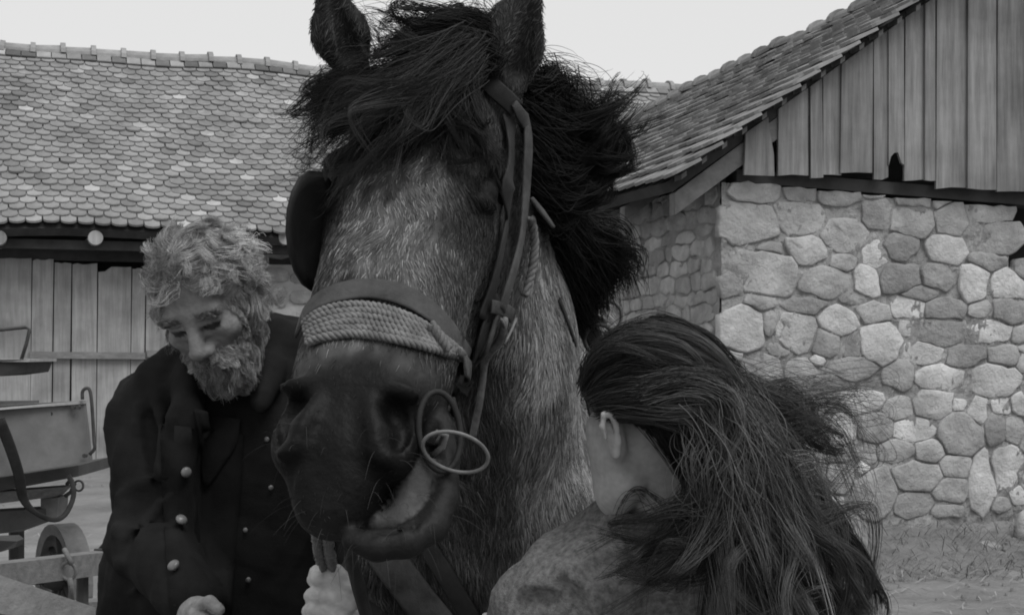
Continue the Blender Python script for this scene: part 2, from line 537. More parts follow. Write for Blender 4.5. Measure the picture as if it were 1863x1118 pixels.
# ---- right barn
TH = math.radians(14.5)
gdir = np.array([math.cos(TH), math.sin(TH), 0.0]); bdir = np.array([-math.sin(TH), math.cos(TH), 0.0])
C0 = P(1312, 600, 9.0); C0[2] = 0
def RB(t, s, z): return C0 + gdir * t + bdir * s + zdir * z
def gable_at(px, py, s=0.0): return on_plane(px, py, RB(0, s, 0), bdir)
shed = tag(empty('stone_barn', RB(1.8, 2, 0)), 'rubble stone barn with plank gable and steep tile roof on the right', 'barn')
def t_of(p): return float(np.dot(np.asarray(p) - C0, gdir))
VS = -0.28                                              # verge overhang in front of the gable
va = gable_at(1250, 305, VS); vb = gable_at(1655, 14, VS)
tA, zA, tB, zB = t_of(va), va[2], t_of(vb), vb[2]
pitch = (zB - zA) / (tB - tA)
ap = gable_at(1868, -139, VS)
tP = t_of(ap); zP = zA + pitch * (tP - tA)
tE = tA - 0.10; zE = zA - pitch * 0.10                   # eave edge
LEN = 9.3
wtop = gable_at(1312, 326); WALL_Z = wtop[2]
# deck
def sl2(t): return zA + pitch * (t - tA)
mb = MB()
up = np.array([-pitch, 1.0]); up = up / np.linalg.norm(up)
def RR(q, s, h=0.0, side=0):
    """q along the slope from the eave, s back from the gable"""
    c = 1 / math.sqrt(1 + pitch ** 2)
    t, z = tE + q * c + up[0] * h, zE + q * c * pitch + up[1] * h
    return RB(t, s, z + 0.02 * math.sin(s * 1.1 + q) - 0.05 * math.sin(math.pi * min(1, max(0, (s - VS) / LEN))) * q / 3)
QL = (tP - tE) * math.sqrt(1 + pitch ** 2)
for i in range(12):
    sa, sb = VS + .185 + LEN * i / 12, VS + .185 + LEN * (i + 1) / 12
    mb.hexa([RR(0.03, sb, -.09), RR(0.03, sa, -.09), RR(QL, sa, -.09), RR(QL, sb, -.09), RR(0.03, sb, -.02), RR(0.03, sa, -.02), RR(QL, sa, -.02), RR(QL, sb, -.02)])
    e2 = lambda s: RB(2 * tP - tE, s, zE)
    mb.hexa([RR(QL, sb, -.12), RR(QL, sa, -.12), e2(sa) - zdir * .1, e2(sb) - zdir * .1, RR(QL, sb, -.03), RR(QL, sa, -.03), e2(sa), e2(sb)])
roof2 = mb.build('roof', M['under'], shed)
recs = []
EX2 = 0.165
rows = int(QL / EX2)
for r in range(rows):
    q = 0.0 + r * EX2
    off = (r % 2) * TW / 2
    for c in range(int(LEN / TW)):
        s = VS + TW / 2 + off * (0 if c == 0 else 1) + c * TW
        h = 0.014 + abs(random.gauss(0, 0.008)); jq = random.gauss(0, 0.008)
        o = RR(q + jq, s, h)
        x = -bdir + zdir * random.gauss(0, .02); y = RR(q + .3, s, -0.010) - RR(q, s, h + .016)
        recs.append((o[1], basis(o, x, y), random.randrange(4), random.uniform(0.17, 0.24) if random.random() < .92 else random.uniform(.25, .31)))
recs.sort(key=lambda r: r[0])
mbt = MB()
for n, (d, mw, k, tone) in enumerate(recs):
    if n < 300:
        put_piece('roof_tile', tile_meshes[k], mw, M['tile'], roof2, tone)
    else:
        me = tile_meshes[k]
        mbt.add([mw @ v.co for v in me.vertices], [tuple(p.vertices) for p in me.polygons], tone)
tag(mbt.build('tile_field', M['tile_far'], roof2, attr='tone'), kind='stuff')
for c in range(int(LEN / 0.375)):
    s = VS + c * 0.375
    o = RR(QL, s, -0.03 + random.gauss(0, .006))
    put_piece('ridge_tile', rme2, basis(o, gdir, bdir + zdir * random.gauss(0.0, .03)), M['tile'], roof2, random.uniform(0.17, 0.26))
# laths showing under the verge: each row's batten end
for r in range(rows):
    q = r * EX2 + 0.10
    mb = MB()
    mb.box(RR(q, VS + .66, -0.040), bdir * .60, (RR(q + .1, VS, 0) - RR(q, VS, 0)) * .2, np.array([0, 0, .016]))
    mb.build('roof_lath', M['beam'], roof2)
# rafter and eave board at the corner
mb = MB()
qa, qb = RR(0.0, -0.05, -0.16), RR(QL * .5, -0.05, -0.16)
mb.box((qa + qb) / 2, (qb - qa) / 2, bdir * .05, zdir * .07)
mb.build('rafter', M['beam'], shed)
for s in (0.9, 1.9, 2.9, 3.9, 5, 6, 7):
    mb = MB(); qa, qb = RR(0.0, s, -0.15), RR(1.2, s, -0.15)
    mb.box((qa + qb) / 2, (qb - qa) / 2, bdir * .05, zdir * .05)
    mb.build('rafter', M['beam'], shed)
# tie beam under the gable boards
ba, bb = gable_at(1330, 322, .08), gable_at(2100, 385, .08)
mb = MB()
mb.box((ba + bb) / 2 - zdir * .0, (bb - ba) / 2, bdir * .09, zdir * .04)
mb.build('tie_beam', M['dark_wood'], shed)
# gable boards: left edge, right edge at the bottom, bottom y
boards = [(1354, 1412, 318), (1416, 1472, 319), (1474, 1497, 324), (1497, 1531, 318), (1531, 1590, 313), (1590, 1617, 326), (1617, 1646, 305), (1647, 1683, 327), (1683, 1703, 328), (1704, 1760, 342), (1761, 1814, 344), (1815, 1868, 347), (1870, 1925, 349), (1926, 1985, 350)]
verge_y = lambda px: 305 - (px - 1250) * (305 - 14) / (1655 - 1250)
for i, (x0, x1, yb) in enumerate(boards):
    s = -0.135 + (0.022 if i % 2 else 0) + random.uniform(-.004, .004)
    if i == 6: s += 0.012
    topx = x0 + 2
    def gz(px, py): return gable_at(px, py, s)
    def top_pt(px):
        t = t_of(gable_at(px, 300, s))
        zz = min(sl2(t), sl2(2 * tP - t)) - 0.07
        return RB(t, s, zz)
    lean = random.uniform(-2, 2)
    poly = [gz(x0 + lean, yb + random.uniform(-2, 2)), gz((x0 + x1) / 2 + lean, yb + random.uniform(-2, 2)), gz(x1 - 1 + lean, yb + random.uniform(-2, 2)), top_pt(x1 - 1.5), top_pt((x0 + x1) / 2), top_pt(x0 + .8)]
    if i == 0: poly = [gz(x0, yb), gz(x1 - 3, yb + 2), gz(x1 - 4, 280), gz(x1 - 12, 235), top_pt(x1 - 14), top_pt(x0 + 3)]
    if i == 5: poly = [gz(x0, yb), gz(x1 - 12, yb + 1), gz(x1 - 1, 322), gz(x1 - 1, 300), top_pt(x1 - 1), top_pt(x0)]
    if i == 6: poly = [gz(x0, 301), gz(x0 + 4, 285), gz(x0 + 10, 278), gz(x1 - 12, 277), gz(x1 - 6, 296), gz(x1 - 1, 300), top_pt(x1 - 1.5), top_pt(x0)]
    pl = plank_solid(poly, bdir, 0.022).build('gable_board', M['plank_gable'], shed)
mb = MB()                                              # dark sheet standing in for the shade behind the boards
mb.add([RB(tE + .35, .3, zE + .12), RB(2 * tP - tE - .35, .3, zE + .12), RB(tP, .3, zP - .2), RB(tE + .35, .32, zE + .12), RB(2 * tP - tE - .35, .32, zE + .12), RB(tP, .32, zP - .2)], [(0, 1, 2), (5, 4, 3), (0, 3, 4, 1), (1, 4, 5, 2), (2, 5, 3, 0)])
mb.build('loft_shade_sheet', M['under'], shed)

# ---- stone wall of the right barn
def clip_half(poly, n, c):
    """keep points with dot(n,p) <= c"""
    out = []
    for i in range(len(poly)):
        a, b = poly[i], poly[(i + 1) % len(poly)]
        da, db = a[0] * n[0] + a[1] * n[1] - c, b[0] * n[0] + b[1] * n[1] - c
        if da <= 0: out.append(a)
        if (da < 0) != (db < 0) and abs(da - db) > 1e-12:
            t = da / (da - db); out.append((a[0] + (b[0] - a[0]) * t, a[1] + (b[1] - a[1]) * t))
    return out
A2 = [(480,70,230,120,6),(720,85,170,110,5),(900,90,210,120,5),(1090,75,130,75,6),(1290,110,200,100,5),(1440,120,130,90,5),(1660,160,240,170,5),(430,250,310,190,5),(715,210,230,180,6),(940,300,220,140,6),(1110,200,150,150,4),(1270,230,230,150,5),(1480,205,160,190,6),(1690,320,270,170,5),(740,370,170,140,7),(935,440,110,70,6),(1090,405,120,110,8),(1220,360,170,130,4),(1460,370,190,130,7),(540,480,300,260,6),(350,560,110,130,4),(840,545,250,130,5),(1050,545,120,150,7),(1220,520,220,130,4),(1410,510,180,110,4),(1590,540,140,170,8),(1780,560,170,150,8),(1660,430,180,80,4),(400,770,240,230,6),(680,800,250,210,7),(720,660,200,80,4),(900,740,180,130,7),(1090,690,170,110,6),(1260,670,180,110,8),(1440,680,200,110,4),(1630,680,120,70,6),(1770,680,180,120,4),(560,750,70,100,4),(840,850,140,130,4),(965,870,100,120,4),(1120,850,200,200,7),(1260,770,100,80,6),(1430,790,250,140,4),(1670,790,220,110,7),(1840,810,100,90,6),(1330,900,220,100,6),(1550,915,220,100,4),(1760,910,190,90,5),(490,980,240,140,5),(710,980,140,100,5),(800,935,70,46,7),(980,970,240,110,4),(1210,1010,150,130,4),(1420,1030,240,120,7),(1690,1040,270,150,6),(500,640,160,70,4),(560,370,120,60,4),(1000,620,150,60,4),(1320,600,160,70,4),(350,930,140,90,5),(600,880,110,60,5),(1850,470,120,100,5),(1860,940,110,120,5)]
A3 = [(450,85,200,95,8),(620,115,145,95,6),(790,90,200,135,6),(922,95,66,54,7),(1015,120,106,125,7),(1125,105,96,80,7),(1215,90,90,110,7),(345,215,145,115,7),(510,205,175,135,4),(705,215,205,105,7),(930,240,225,195,4),(1090,220,95,145,4),(1195,215,105,125,5),(220,245,125,85,5),(480,335,76,95,4),(610,325,185,105,5),(770,320,135,105,6),(340,340,145,65,5),(720,440,245,145,5),(335,460,135,145,5),(230,460,95,145,4),(500,520,225,245,4),(900,400,155,110,6),(880,510,170,140,5),(1030,470,140,260,7),(1150,400,170,200,7),(1210,540,95,85,7),(700,580,195,115,4),(860,610,165,60,4),(450,405,55,55,8),(320,580,90,95,6),(180,640,65,65,7),(1120,580,90,60,5)]
sites = [(1200 + x / 2.795, 320 + y / 2.795, w / 2.795, h / 2.795, tn) for x, y, w, h, tn in A2] + [(1400 + x / 2.674, 700 + y / 2.674, w / 2.674, h / 2.674, tn) for x, y, w, h, tn in A3]
sites += [(x, y, random.uniform(55, 90), random.uniform(38, 60), random.choice([4, 5, 5, 6, 7])) for x, y in [(1345, 690), (1350, 735), (1420, 735), (1345, 785), (1410, 780), (1345, 835), (1400, 830), (1345, 885), (1410, 890), (1345, 925), (1405, 928), (1460, 925), (1470, 745), (1880, 640), (1890, 720), (1890, 800), (1895, 880), (1930, 560), (1960, 680), (1960, 780), (1960, 880), (1470, 790)]]
# to wall coordinates
def wall_xy(px, py):
    p = gable_at(px, py, 0.0); return t_of(p), p[2]
sw = []
for (px, py, w, h, tn) in sites:
    t, z = wall_xy(px, py); k = gable_at(px, py)[1] / FPX
    sw.append((t, z, w * k / 2 / math.cos(TH) * 1.16, h * k / 2 * 1.18, tn))
def stone_mesh(poly, T, proud, dome):
    """poly in wall (x, z); T maps (x, z, out) to the place"""
    n = len(poly); cx_ = sum(p[0] for p in poly) / n; cz_ = sum(p[1] for p in poly) / n
    V = [T(x, z, -0.05) for x, z in poly]
    tx, tz = random.gauss(0, .03), random.gauss(0, .03)
    til = lambda x, z: (x - cx_) * tx + (z - cz_) * tz
    V += [T(x, z, proud * random.uniform(.7, .9) + til(x, z)) for x, z in poly]
    V += [T(cx_ + (x - cx_) * .93, cz_ + (z - cz_) * .90, proud + dome * random.uniform(-.2, .5) + til(x, z)) for x, z in poly]
    V += [T(cx_ + (x - cx_) * .5, cz_ + (z - cz_) * .5, proud + dome * random.uniform(-.3, 1.3) + til(x, z) * .5) for x, z in poly]
    V += [T(cx_, cz_, proud + dome * random.uniform(.6, 1.3))]
    F = []
    for r in range(3):
        for i in range(n):
            j = (i + 1) % n; F.append((r * n + i, r * n + j, (r + 1) * n + j, (r + 1) * n + i))
    F += [(3 * n + i, 3 * n + (i + 1) % n, 4 * n) for i in range(n)]
    return mesh('stone', V, F, True)
TONE = {4: 0.33, 5: 0.39, 6: 0.46, 7: 0.56, 8: 0.66}
def outline(t, z, a, b, seed):
    r = random.Random(seed); n = r.choice([5, 5, 6, 6, 7, 8]); ph = r.uniform(0, 6.28); e = r.uniform(.7, 1.0)
    pts = []
    for i in range(n):
        an = ph + 2 * math.pi * (i + r.uniform(-.22, .22)) / n
        ca, sa = math.cos(an), math.sin(an)
        pts.append((t + math.copysign(abs(ca) ** e, ca) * a * r.uniform(.98, 1.36), z + math.copysign(abs(sa) ** e, sa) * b * r.uniform(.98, 1.36)))
    # chamfer the corners a little so edges are broken
    out = []
    for i in range(n):
        p, q, s_ = pts[i - 1], pts[i], pts[(i + 1) % n]
        out += [(q[0] + (p[0] - q[0]) * .10, q[1] + (p[1] - q[1]) * .10), (q[0] + (s_[0] - q[0]) * .08, q[1] + (s_[1] - q[1]) * .08)]
    return out
def lay(sw, T, parent, gap, xlim, ztop):
    for i, (t, z, a, b, tn) in enumerate(sw):
        poly = outline(t, z, a, b, i + 11)
        for j, (t2, z2, a2, b2, _) in enumerate(sw):
            if i == j: continue
            dx, dz = t2 - t, z2 - z
            if abs(dx) > a + a2 + .1 or abs(dz) > b + b2 + .1: continue
            # bisector in a metric that follows both sizes
            ma, mbb = (a + a2) / 2, (b + b2) / 2
            nx, nz = dx / ma ** 2, dz / mbb ** 2
            l = math.hypot(nx, nz)
            if l == 0: continue
            r1 = 1 / math.sqrt((dx / a) ** 2 + (dz / b) ** 2 + 1e-9); r2 = 1 / math.sqrt((dx / a2) ** 2 + (dz / b2) ** 2 + 1e-9)
            f = r1 / (r1 + r2)
            c = (nx * (t + dx * f) + nz * (z + dz * f)) / l - gap / 2
            poly = clip_half(poly, (nx / l, nz / l), c)
            if len(poly) < 3: break
        if len(poly) < 3: continue
        poly = clip_half(poly, (-1, 0), -xlim[0]); poly = clip_half(poly, (1, 0), xlim[1]) if poly else []
        poly = clip_half(poly, (0, 1), ztop(t)) if poly else []
        # drop needle edges, then break the long ones
        pj = []
        for k in range(len(poly)):
            a_, b_ = poly[k], poly[(k + 1) % len(poly)]; L_ = math.dist(a_, b_); m_ = max(1, int(L_ / .05))
            for h_ in range(m_):
                f_ = h_ / m_; e_ = .0 if h_ == 0 else random.gauss(0, .006)
                pj.append((a_[0] + (b_[0] - a_[0]) * f_ - (b_[1] - a_[1]) / (L_ + 1e-9) * e_, a_[1] + (b_[1] - a_[1]) * f_ + (b_[0] - a_[0]) / (L_ + 1e-9) * e_))
        poly = pj
        q = [p for k, p in enumerate(poly) if math.dist(p, poly[k - 1]) > 0.008]
        if len(q) < 3: continue
        ar = 0.5 * abs(sum(q[k - 1][0] * q[k][1] - q[k][0] * q[k - 1][1] for k in range(len(q))))
        if ar < 0.0015: continue
        if sum(q[k - 1][0] * q[k][1] - q[k][0] * q[k - 1][1] for k in range(len(q))) < 0: q = q[::-1]
        o = link('stone', stone_mesh(q, T, random.uniform(.006, .024), random.uniform(.001, .009)), M['stone'], parent)
        o.color = grey(TONE[tn] * random.uniform(.9, 1.1))
te = t_of(gable_at(1835, 420))
wall_top = lambda t: WALL_Z - 0.02 - (0.12 * t / te)
mb = MB()
NX, NZ = 130, 70
ZB = -0.05
tR = t_of(gable_at(1870, 600)) + 1.0
def wall_core(T, t0, t1, ztopf, zbot, hole=None):
    V = []; F = []
    for i in range(NX + 1):
        for j in range(NZ + 1):
            t = t0 + (t1 - t0) * i / NX
            z = zbot + (ztopf(t) - zbot) * j / NZ
            V.append(T(t, z, .003 + .007 * math.sin(t * 9 + z * 5) * math.sin(z * 13 - t * 4) + .004 * math.sin(t * 31 + 4 * math.sin(z * 17)) + random.gauss(0, .0035)))
    for i in range(NX):
        for j in range(NZ):
            F.append((i * (NZ + 1) + j, (i + 1) * (NZ + 1) + j, (i + 1) * (NZ + 1) + j + 1, i * (NZ + 1) + j + 1))
    return V, F
sill = gable_at(1850, 486)[2]
TG = lambda x, z, o: RB(x, -o, z)
V, F = wall_core(TG, 0.0, te, wall_top, ZB); mb.add(V, F)
V, F = wall_core(TG, te, tR, lambda t: sill, ZB); mb.add(V, F)
mb.box(RB((te) / 2, .26, (WALL_Z - .25) / 2), gdir * (te / 2 - .012), bdir * .22, zdir * ((WALL_Z - .25) / 2))
mb.box(RB((te + tR) / 2, .26, (sill - .06) / 2), gdir * ((tR - te) / 2 - .012), bdir * .22, zdir * ((sill - .06) / 2))
core = mb.build('wall', M['mortar'], shed)
lay(sw, TG, core, 0.008, (-0.02, tR), lambda t: wall_top(t) + .012 if t < te - .03 else (wall_top(te) + .01 if False else (wall_top(min(t, te)) if t < te + .08 else sill + .08)))
# side wall running away from the corner
TS = lambda x, z, o: RB(-o, x, z)
mb = MB()
V, F = wall_core(TS, 0.0, 7.5, lambda t: WALL_Z, ZB); mb.add(V, [f[::-1] for f in F])
mb.build('wall', M['mortar'], shed)
side = []
z = 0.05
while z < WALL_Z - .04:
    hh = random.uniform(.08, .15); x = random.uniform(.02, .15)
    while x < 6.5:
        w = random.uniform(.14, .42)
        side.append((x + w / 2, z + hh / 2 + random.gauss(0, .012), w / 2 * 1.08, hh / 2 * 1.12, random.choice([4, 4, 5, 5, 6])))
        x += w
    z += hh
side = [q for q in side if q[0] < 5.2]
lay(side, TS, core, 0.012, (0.0, 6.6), lambda t: WALL_Z)
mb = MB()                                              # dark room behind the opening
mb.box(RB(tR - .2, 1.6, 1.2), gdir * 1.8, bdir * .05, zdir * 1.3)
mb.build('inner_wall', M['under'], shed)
# bank of earth, weeds and rubble along the foot of the stone wall
def bank():
    V = []; F = []; n, m = 60, 10
    for i in range(n + 1):
        for j in range(m + 1):
            t = -0.1 + 5.2 * i / n; u = j / m
            s = 0.03 - 1.3 * u
            ed = min(1, max(0, (t + .1) / .5)); zz = ed * 0.17 * (1 - u) ** 1.5 - (1 - ed) * .08 + 0.03 * math.sin(t * 5 + u * 7) * (1 - u) * u * 3 + random.gauss(0, .012) * (u < .95)
            V.append(RB(t, s, zz - 0.03))
    for i in range(n):
        for j in range(m):
            F.append((i * (m + 1) + j, i * (m + 1) + j + 1, (i + 1) * (m + 1) + j + 1, (i + 1) * (m + 1) + j))
    return tag(link('bank', mesh('bank', V, F, True), M['dirt']), kind='structure')
bank()
def litter(name, n, place, mat, ln, wd, up):
    """dry stalks lying about: one uncountable mass"""
    V = []; F = []
    for i in range(n):
        p = place(); a = random.uniform(0, 6.28); l = random.uniform(*ln)
        d = np.array([math.cos(a), math.sin(a), random.uniform(*up)]); d = d / np.linalg.norm(d) * l
        w = np.array([-math.sin(a), math.cos(a), 0]) * wd
        b = len(V); m_ = p + d * .5 + zdir * random.uniform(0, .02)
        V += [p - w, p + w, m_ + w, m_ - w, p + d]
        F += [(b, b + 1, b + 2, b + 3), (b + 3, b + 2, b + 4)]
    return tag(link(name, mesh(name, V, F), mat), kind='stuff')
def on_bank():
    t = random.uniform(.2, 4.8); u = random.random() ** .8
    return RB(t, -0.02 - 1.2 * u, 0.17 * (1 - u) ** 1.5 - .03)
litter('dry_weeds', 2600, on_bank, M['weed'], (.05, .22), .0022, (0.02, .9))
def on_yard():
    r = random.random()
    if r < .6: return np.array([random.uniform(0.9, 4.5), random.uniform(5, 9.5), -.005])
    return np.array([random.uniform(-6, -1.2), random.uniform(5, 15), -.005])
litter('straw', 1700, on_yard, M['straw'], (.05, .2), .003, (-.02, .12))
def pebbles():
    V = []; F = []
    for i in range(380):
        p = on_yard() if random.random() < .8 else on_bank(); r = random.uniform(.006, .022)
        b = len(V)
        ring = [(math.cos(k * 1.047) * r * random.uniform(.7, 1.2), math.sin(k * 1.047) * r * random.uniform(.7, 1.2)) for k in range(6)]
        V += [p + np.array([x, y, -.01]) for x, y in ring] + [p + np.array([x * .7, y * .7, r * .5]) for x, y in ring] + [p + np.array([0, 0, r * .6])]
        F += [(b + k, b + (k + 1) % 6, b + 6 + (k + 1) % 6, b + 6 + k) for k in range(6)] + [(b + 6 + k, b + 6 + (k + 1) % 6, b + 12) for k in range(6)]
    tag(link('pebbles', mesh('pebbles', V, F, True), M['dirt']), kind='stuff')
pebbles()
# loose light stones at the foot of the wall
for (px, py, s, w, h, tn, lb) in [(1800, 996, -.35, .16, .09, .42, 'pale rounded stone lying on the earth bank by the stone wall'), (1862, 960, -.28, .13, .24, .5, 'tall white stone block standing at right edge by the wall')]:
    c = gable_at(px, py, s)
    V = []; F = []; n = 9
    for j, (zz, sc) in enumerate(((-.75, .8), (-.2, 1.05), (.45, .92), (.85, .55))):
        for i in range(n):
            a = 2 * math.pi * i / n
            V.append(c + gdir * math.cos(a) * w / 2 * sc * random.uniform(.85, 1.1) + bdir * math.sin(a) * w / 2.4 * sc + zdir * (h / 2 * zz + random.gauss(0, .006)))
    V.append(c + zdir * h / 2)
    for j in range(3):
        for i in range(n):
            F.append((j * n + i, j * n + (i + 1) % n, (j + 1) * n + (i + 1) % n, (j + 1) * n + i))
    F += [(3 * n + i, 3 * n + (i + 1) % n, 4 * n) for i in range(n)]
    F.append(tuple(range(n))[::-1])
    o = tag(link('loose_stone', mesh('loose_stone', V, F, True), M['stone']), lb, 'stone'); o.color = grey(tn)
# ------------------------------------------------------------------ organic shapes: signed distance fields turned into meshes
def sd_cap(a, b, ra, rb=None):
    a = np.asarray(a, float); b = np.asarray(b, float); rb = ra if rb is None else rb
    ba = b - a; L2 = max(np.dot(ba, ba), 1e-12); m = max(ra, rb)
    def f(p):
        pa = p - a
        t = np.clip(pa @ ba / L2, 0, 1)
        return np.linalg.norm(pa - t[:, None] * ba, axis=1) - (ra + (rb - ra) * t)
    return f, np.minimum(a, b) - m, np.maximum(a, b) + m

def sd_ell(c, r, R=None):
    """ellipsoid; rows of R are its axes"""
    c = np.asarray(c, float); r = np.asarray(r, float); R = np.eye(3) if R is None else np.asarray(R, float)
    def f(p):
        q = (p - c) @ R.T
        k0 = np.linalg.norm(q / r, axis=1); k1 = np.linalg.norm(q / r ** 2, axis=1) + 1e-9
        return k0 * (k0 - 1) / k1
    e = np.sqrt(((R * r[:, None]) ** 2).sum(0))
    return f, c - e, c + e

def sd_fcap(a, b, ra, rb, flat_axis, k):
    """capsule squashed by k (<1) along flat_axis"""
    a = np.asarray(a, float); b = np.asarray(b, float); n = unit(flat_axis)
    S = np.eye(3) + np.outer(n, n) * (1 / k - 1)
    A, B = a @ S, b @ S
    ba = B - A; L2 = max(np.dot(ba, ba), 1e-12); m = max(ra, rb)
    def f(p):
        q = p @ S - A
        t = np.clip(q @ ba / L2, 0, 1)
        return (np.linalg.norm(q - t[:, None] * ba, axis=1) - (ra + (rb - ra) * t)) * (1 - (1 - k) * .5)
    return f, np.minimum(a, b) - m, np.maximum(a, b) + m

class SDF:
    def __init__(s): s.ops = []
    def u(s, prim, k=0.02): s.ops.append(('u', prim, k)); return s
    def sub(s, prim, k=0.01): s.ops.append(('s', prim, k)); return s
    def mod(s, fn): s.ops.append(('m', fn, 0)); return s
    def path(s, pts, rads, k=0.02):
        for i in range(len(pts) - 1): s.u(sd_cap(pts[i], pts[i + 1], rads[i], rads[i + 1]), k)
        return s
    def bounds(s):
        lo = np.min([o[1][1] for o in s.ops if o[0] == 'u'], axis=0); hi = np.max([o[1][2] for o in s.ops if o[0] == 'u'], axis=0)
        return lo - .05, hi + .05
    def ev(s, p, margin):
        d = np.full(len(p), 1.0)
        for kind, prim, k in s.ops:
            if kind == 'm':
                d = prim(p, d); continue
            f, lo, hi = prim
            mg = margin + k
            sel = np.nonzero(((p > lo - mg) & (p < hi + mg)).all(1))[0]
            if len(sel) == 0: continue
            b = f(p[sel]); a = d[sel]
            if kind == 'u':
                h = np.clip(.5 + .5 * (b - a) / k, 0, 1)
                d[sel] = a + (b - a) * (1 - h) - k * h * (1 - h)
            else:
                b = -b
                h = np.clip(.5 - .5 * (b - a) / k, 0, 1)
                d[sel] = b + (a - b) * h + k * h * (1 - h)
        return d

def sdf_mesh(S, h, kk=4):
    """surface nets on a sparse grid; returns vertices, quads"""
    lo, hi = S.bounds(); H = h * kk
    n = np.ceil((hi - lo) / H).astype(int)
    g = np.stack(np.meshgrid(*[np.arange(x) for x in n], indexing='ij'), -1).reshape(-1, 3)
    d = S.ev(lo + (g + .5) * H, H * 1.6)
    blk = g[np.abs(d) < H * 1.35]
    o = np.stack(np.meshgrid(*[np.arange(kk + 1)] * 3, indexing='ij'), -1).reshape(-1, 3)
    cor = (blk[:, None, :] * kk + o[None]).reshape(-1, 3)
    D = np.array(n) * kk + 2
    key = (cor[:, 0] * D[1] + cor[:, 1]) * D[2] + cor[:, 2]
    uk, inv = np.unique(key, return_inverse=True)
    uc = np.stack([uk // (D[1] * D[2]), (uk // D[2]) % D[1], uk % D[2]], -1)
    val = S.ev(lo + uc * h, 0.03)[inv.ravel()].reshape(len(blk), kk + 1, kk + 1, kk + 1)
    co = np.stack(np.meshgrid(*[np.arange(kk)] * 3, indexing='ij'), -1).reshape(-1, 3)
    C8 = []
    for dx in (0, 1):
        for dy in (0, 1):
            for dz in (0, 1):
                C8.append(val[:, dx:dx + kk, dy:dy + kk, dz:dz + kk].reshape(len(blk), -1))
    v8 = np.stack(C8, -1).reshape(-1, 8)
    cells = (blk[:, None, :] * kk + co[None]).reshape(-1, 3)
    neg = (v8 < 0).sum(1)
    act = (neg > 0) & (neg < 8)
    v8 = v8[act]; cells = cells[act]
    acc = np.zeros((len(cells), 3)); cnt = np.zeros(len(cells))
    offs = np.array([[i >> 2 & 1, i >> 1 & 1, i & 1] for i in range(8)], float)
    for i in range(8):
        for j in range(i + 1, 8):
            if np.abs(offs[i] - offs[j]).sum() != 1: continue
            a, b = v8[:, i], v8[:, j]
            m = (a < 0) != (b < 0)
            t = np.where(m, a / np.where(m, a - b, 1), 0)
            acc += np.where(m[:, None], offs[i] + (offs[j] - offs[i]) * t[:, None], 0); cnt += m
    V = lo + (cells + acc / cnt[:, None]) * h
    ck = (cells[:, 0] * D[1] + cells[:, 1]) * D[2] + cells[:, 2]
    order = np.argsort(ck); sk = ck[order]
    def find(c):
        k = (c[:, 0] * D[1] + c[:, 1]) * D[2] + c[:, 2]
        i = np.clip(np.searchsorted(sk, k), 0, len(sk) - 1)
        ok = sk[i] == k
        return order[i], ok
    Q = []
    E = np.eye(3, dtype=int)
    for ax, ci in ((0, 4), (1, 2), (2, 1)):
        b, c = E[(ax + 1) % 3], E[(ax + 2) % 3]
        m = (v8[:, 0] < 0) != (v8[:, ci] < 0)
        base = cells[m]; flip = v8[m, 0] < 0
        i1, o1 = find(base - b); i2, o2 = find(base - b - c); i3, o3 = find(base - c)
        i0 = np.nonzero(m)[0]; ok = o1 & o2 & o3
        q = np.stack([i0, i1, i2, i3], -1)[ok]; fl = flip[ok]
        q[~fl] = q[~fl][:, ::-1]
        Q.append(q)
    return V, np.concatenate(Q)

def normals(V, Q):
    a, b, c, d = V[Q[:, 0]], V[Q[:, 1]], V[Q[:, 2]], V[Q[:, 3]]
    fn = np.cross(c - a, d - b)
    N = np.zeros_like(V)
    for k in range(4): np.add.at(N, Q[:, k], fn)
    return N / (np.linalg.norm(N, axis=1)[:, None] + 1e-12)

def scatter(V, Q, N, n, weight=None, seed=1):
    """random points on the quads -> positions, normals, vertex index"""
    r = np.random.default_rng(seed)
    T = np.concatenate([Q[:, [0, 1, 2]], Q[:, [0, 2, 3]]])
    ar = np.linalg.norm(np.cross(V[T[:, 1]] - V[T[:, 0]], V[T[:, 2]] - V[T[:, 0]]), axis=1)
    if weight is not None: ar = ar * weight[T].mean(1)
    cs = np.cumsum(ar); i = np.searchsorted(cs, r.random(n) * cs[-1])
    u, v = r.random(n), r.random(n); s = u + v > 1; u[s] = 1 - u[s]; v[s] = 1 - v[s]
    t = T[i]
    p = V[t[:, 0]] * (1 - u - v)[:, None] + V[t[:, 1]] * u[:, None] + V[t[:, 2]] * v[:, None]
    nn = N[t[:, 0]] * (1 - u - v)[:, None] + N[t[:, 1]] * u[:, None] + N[t[:, 2]] * v[:, None]
    return p, nn / (np.linalg.norm(nn, axis=1)[:, None] + 1e-9), t[:, 0]

def vnoise(p, s, seed=0):
    """smooth pseudo-random value -1..1 at points, feature size s"""
    r = np.random.default_rng(seed); out = np.zeros(len(p))
    for k in range(5):
        w = r.normal(size=3) / s * (1 + .35 * k) * 1.6; ph = r.random() * 6.28
        out += np.sin(p @ w + ph + 1.3 * np.sin(p @ (r.normal(size=3) / s * 1.3) + ph * 2)) / (1 + .3 * k)
    return out / 2.6

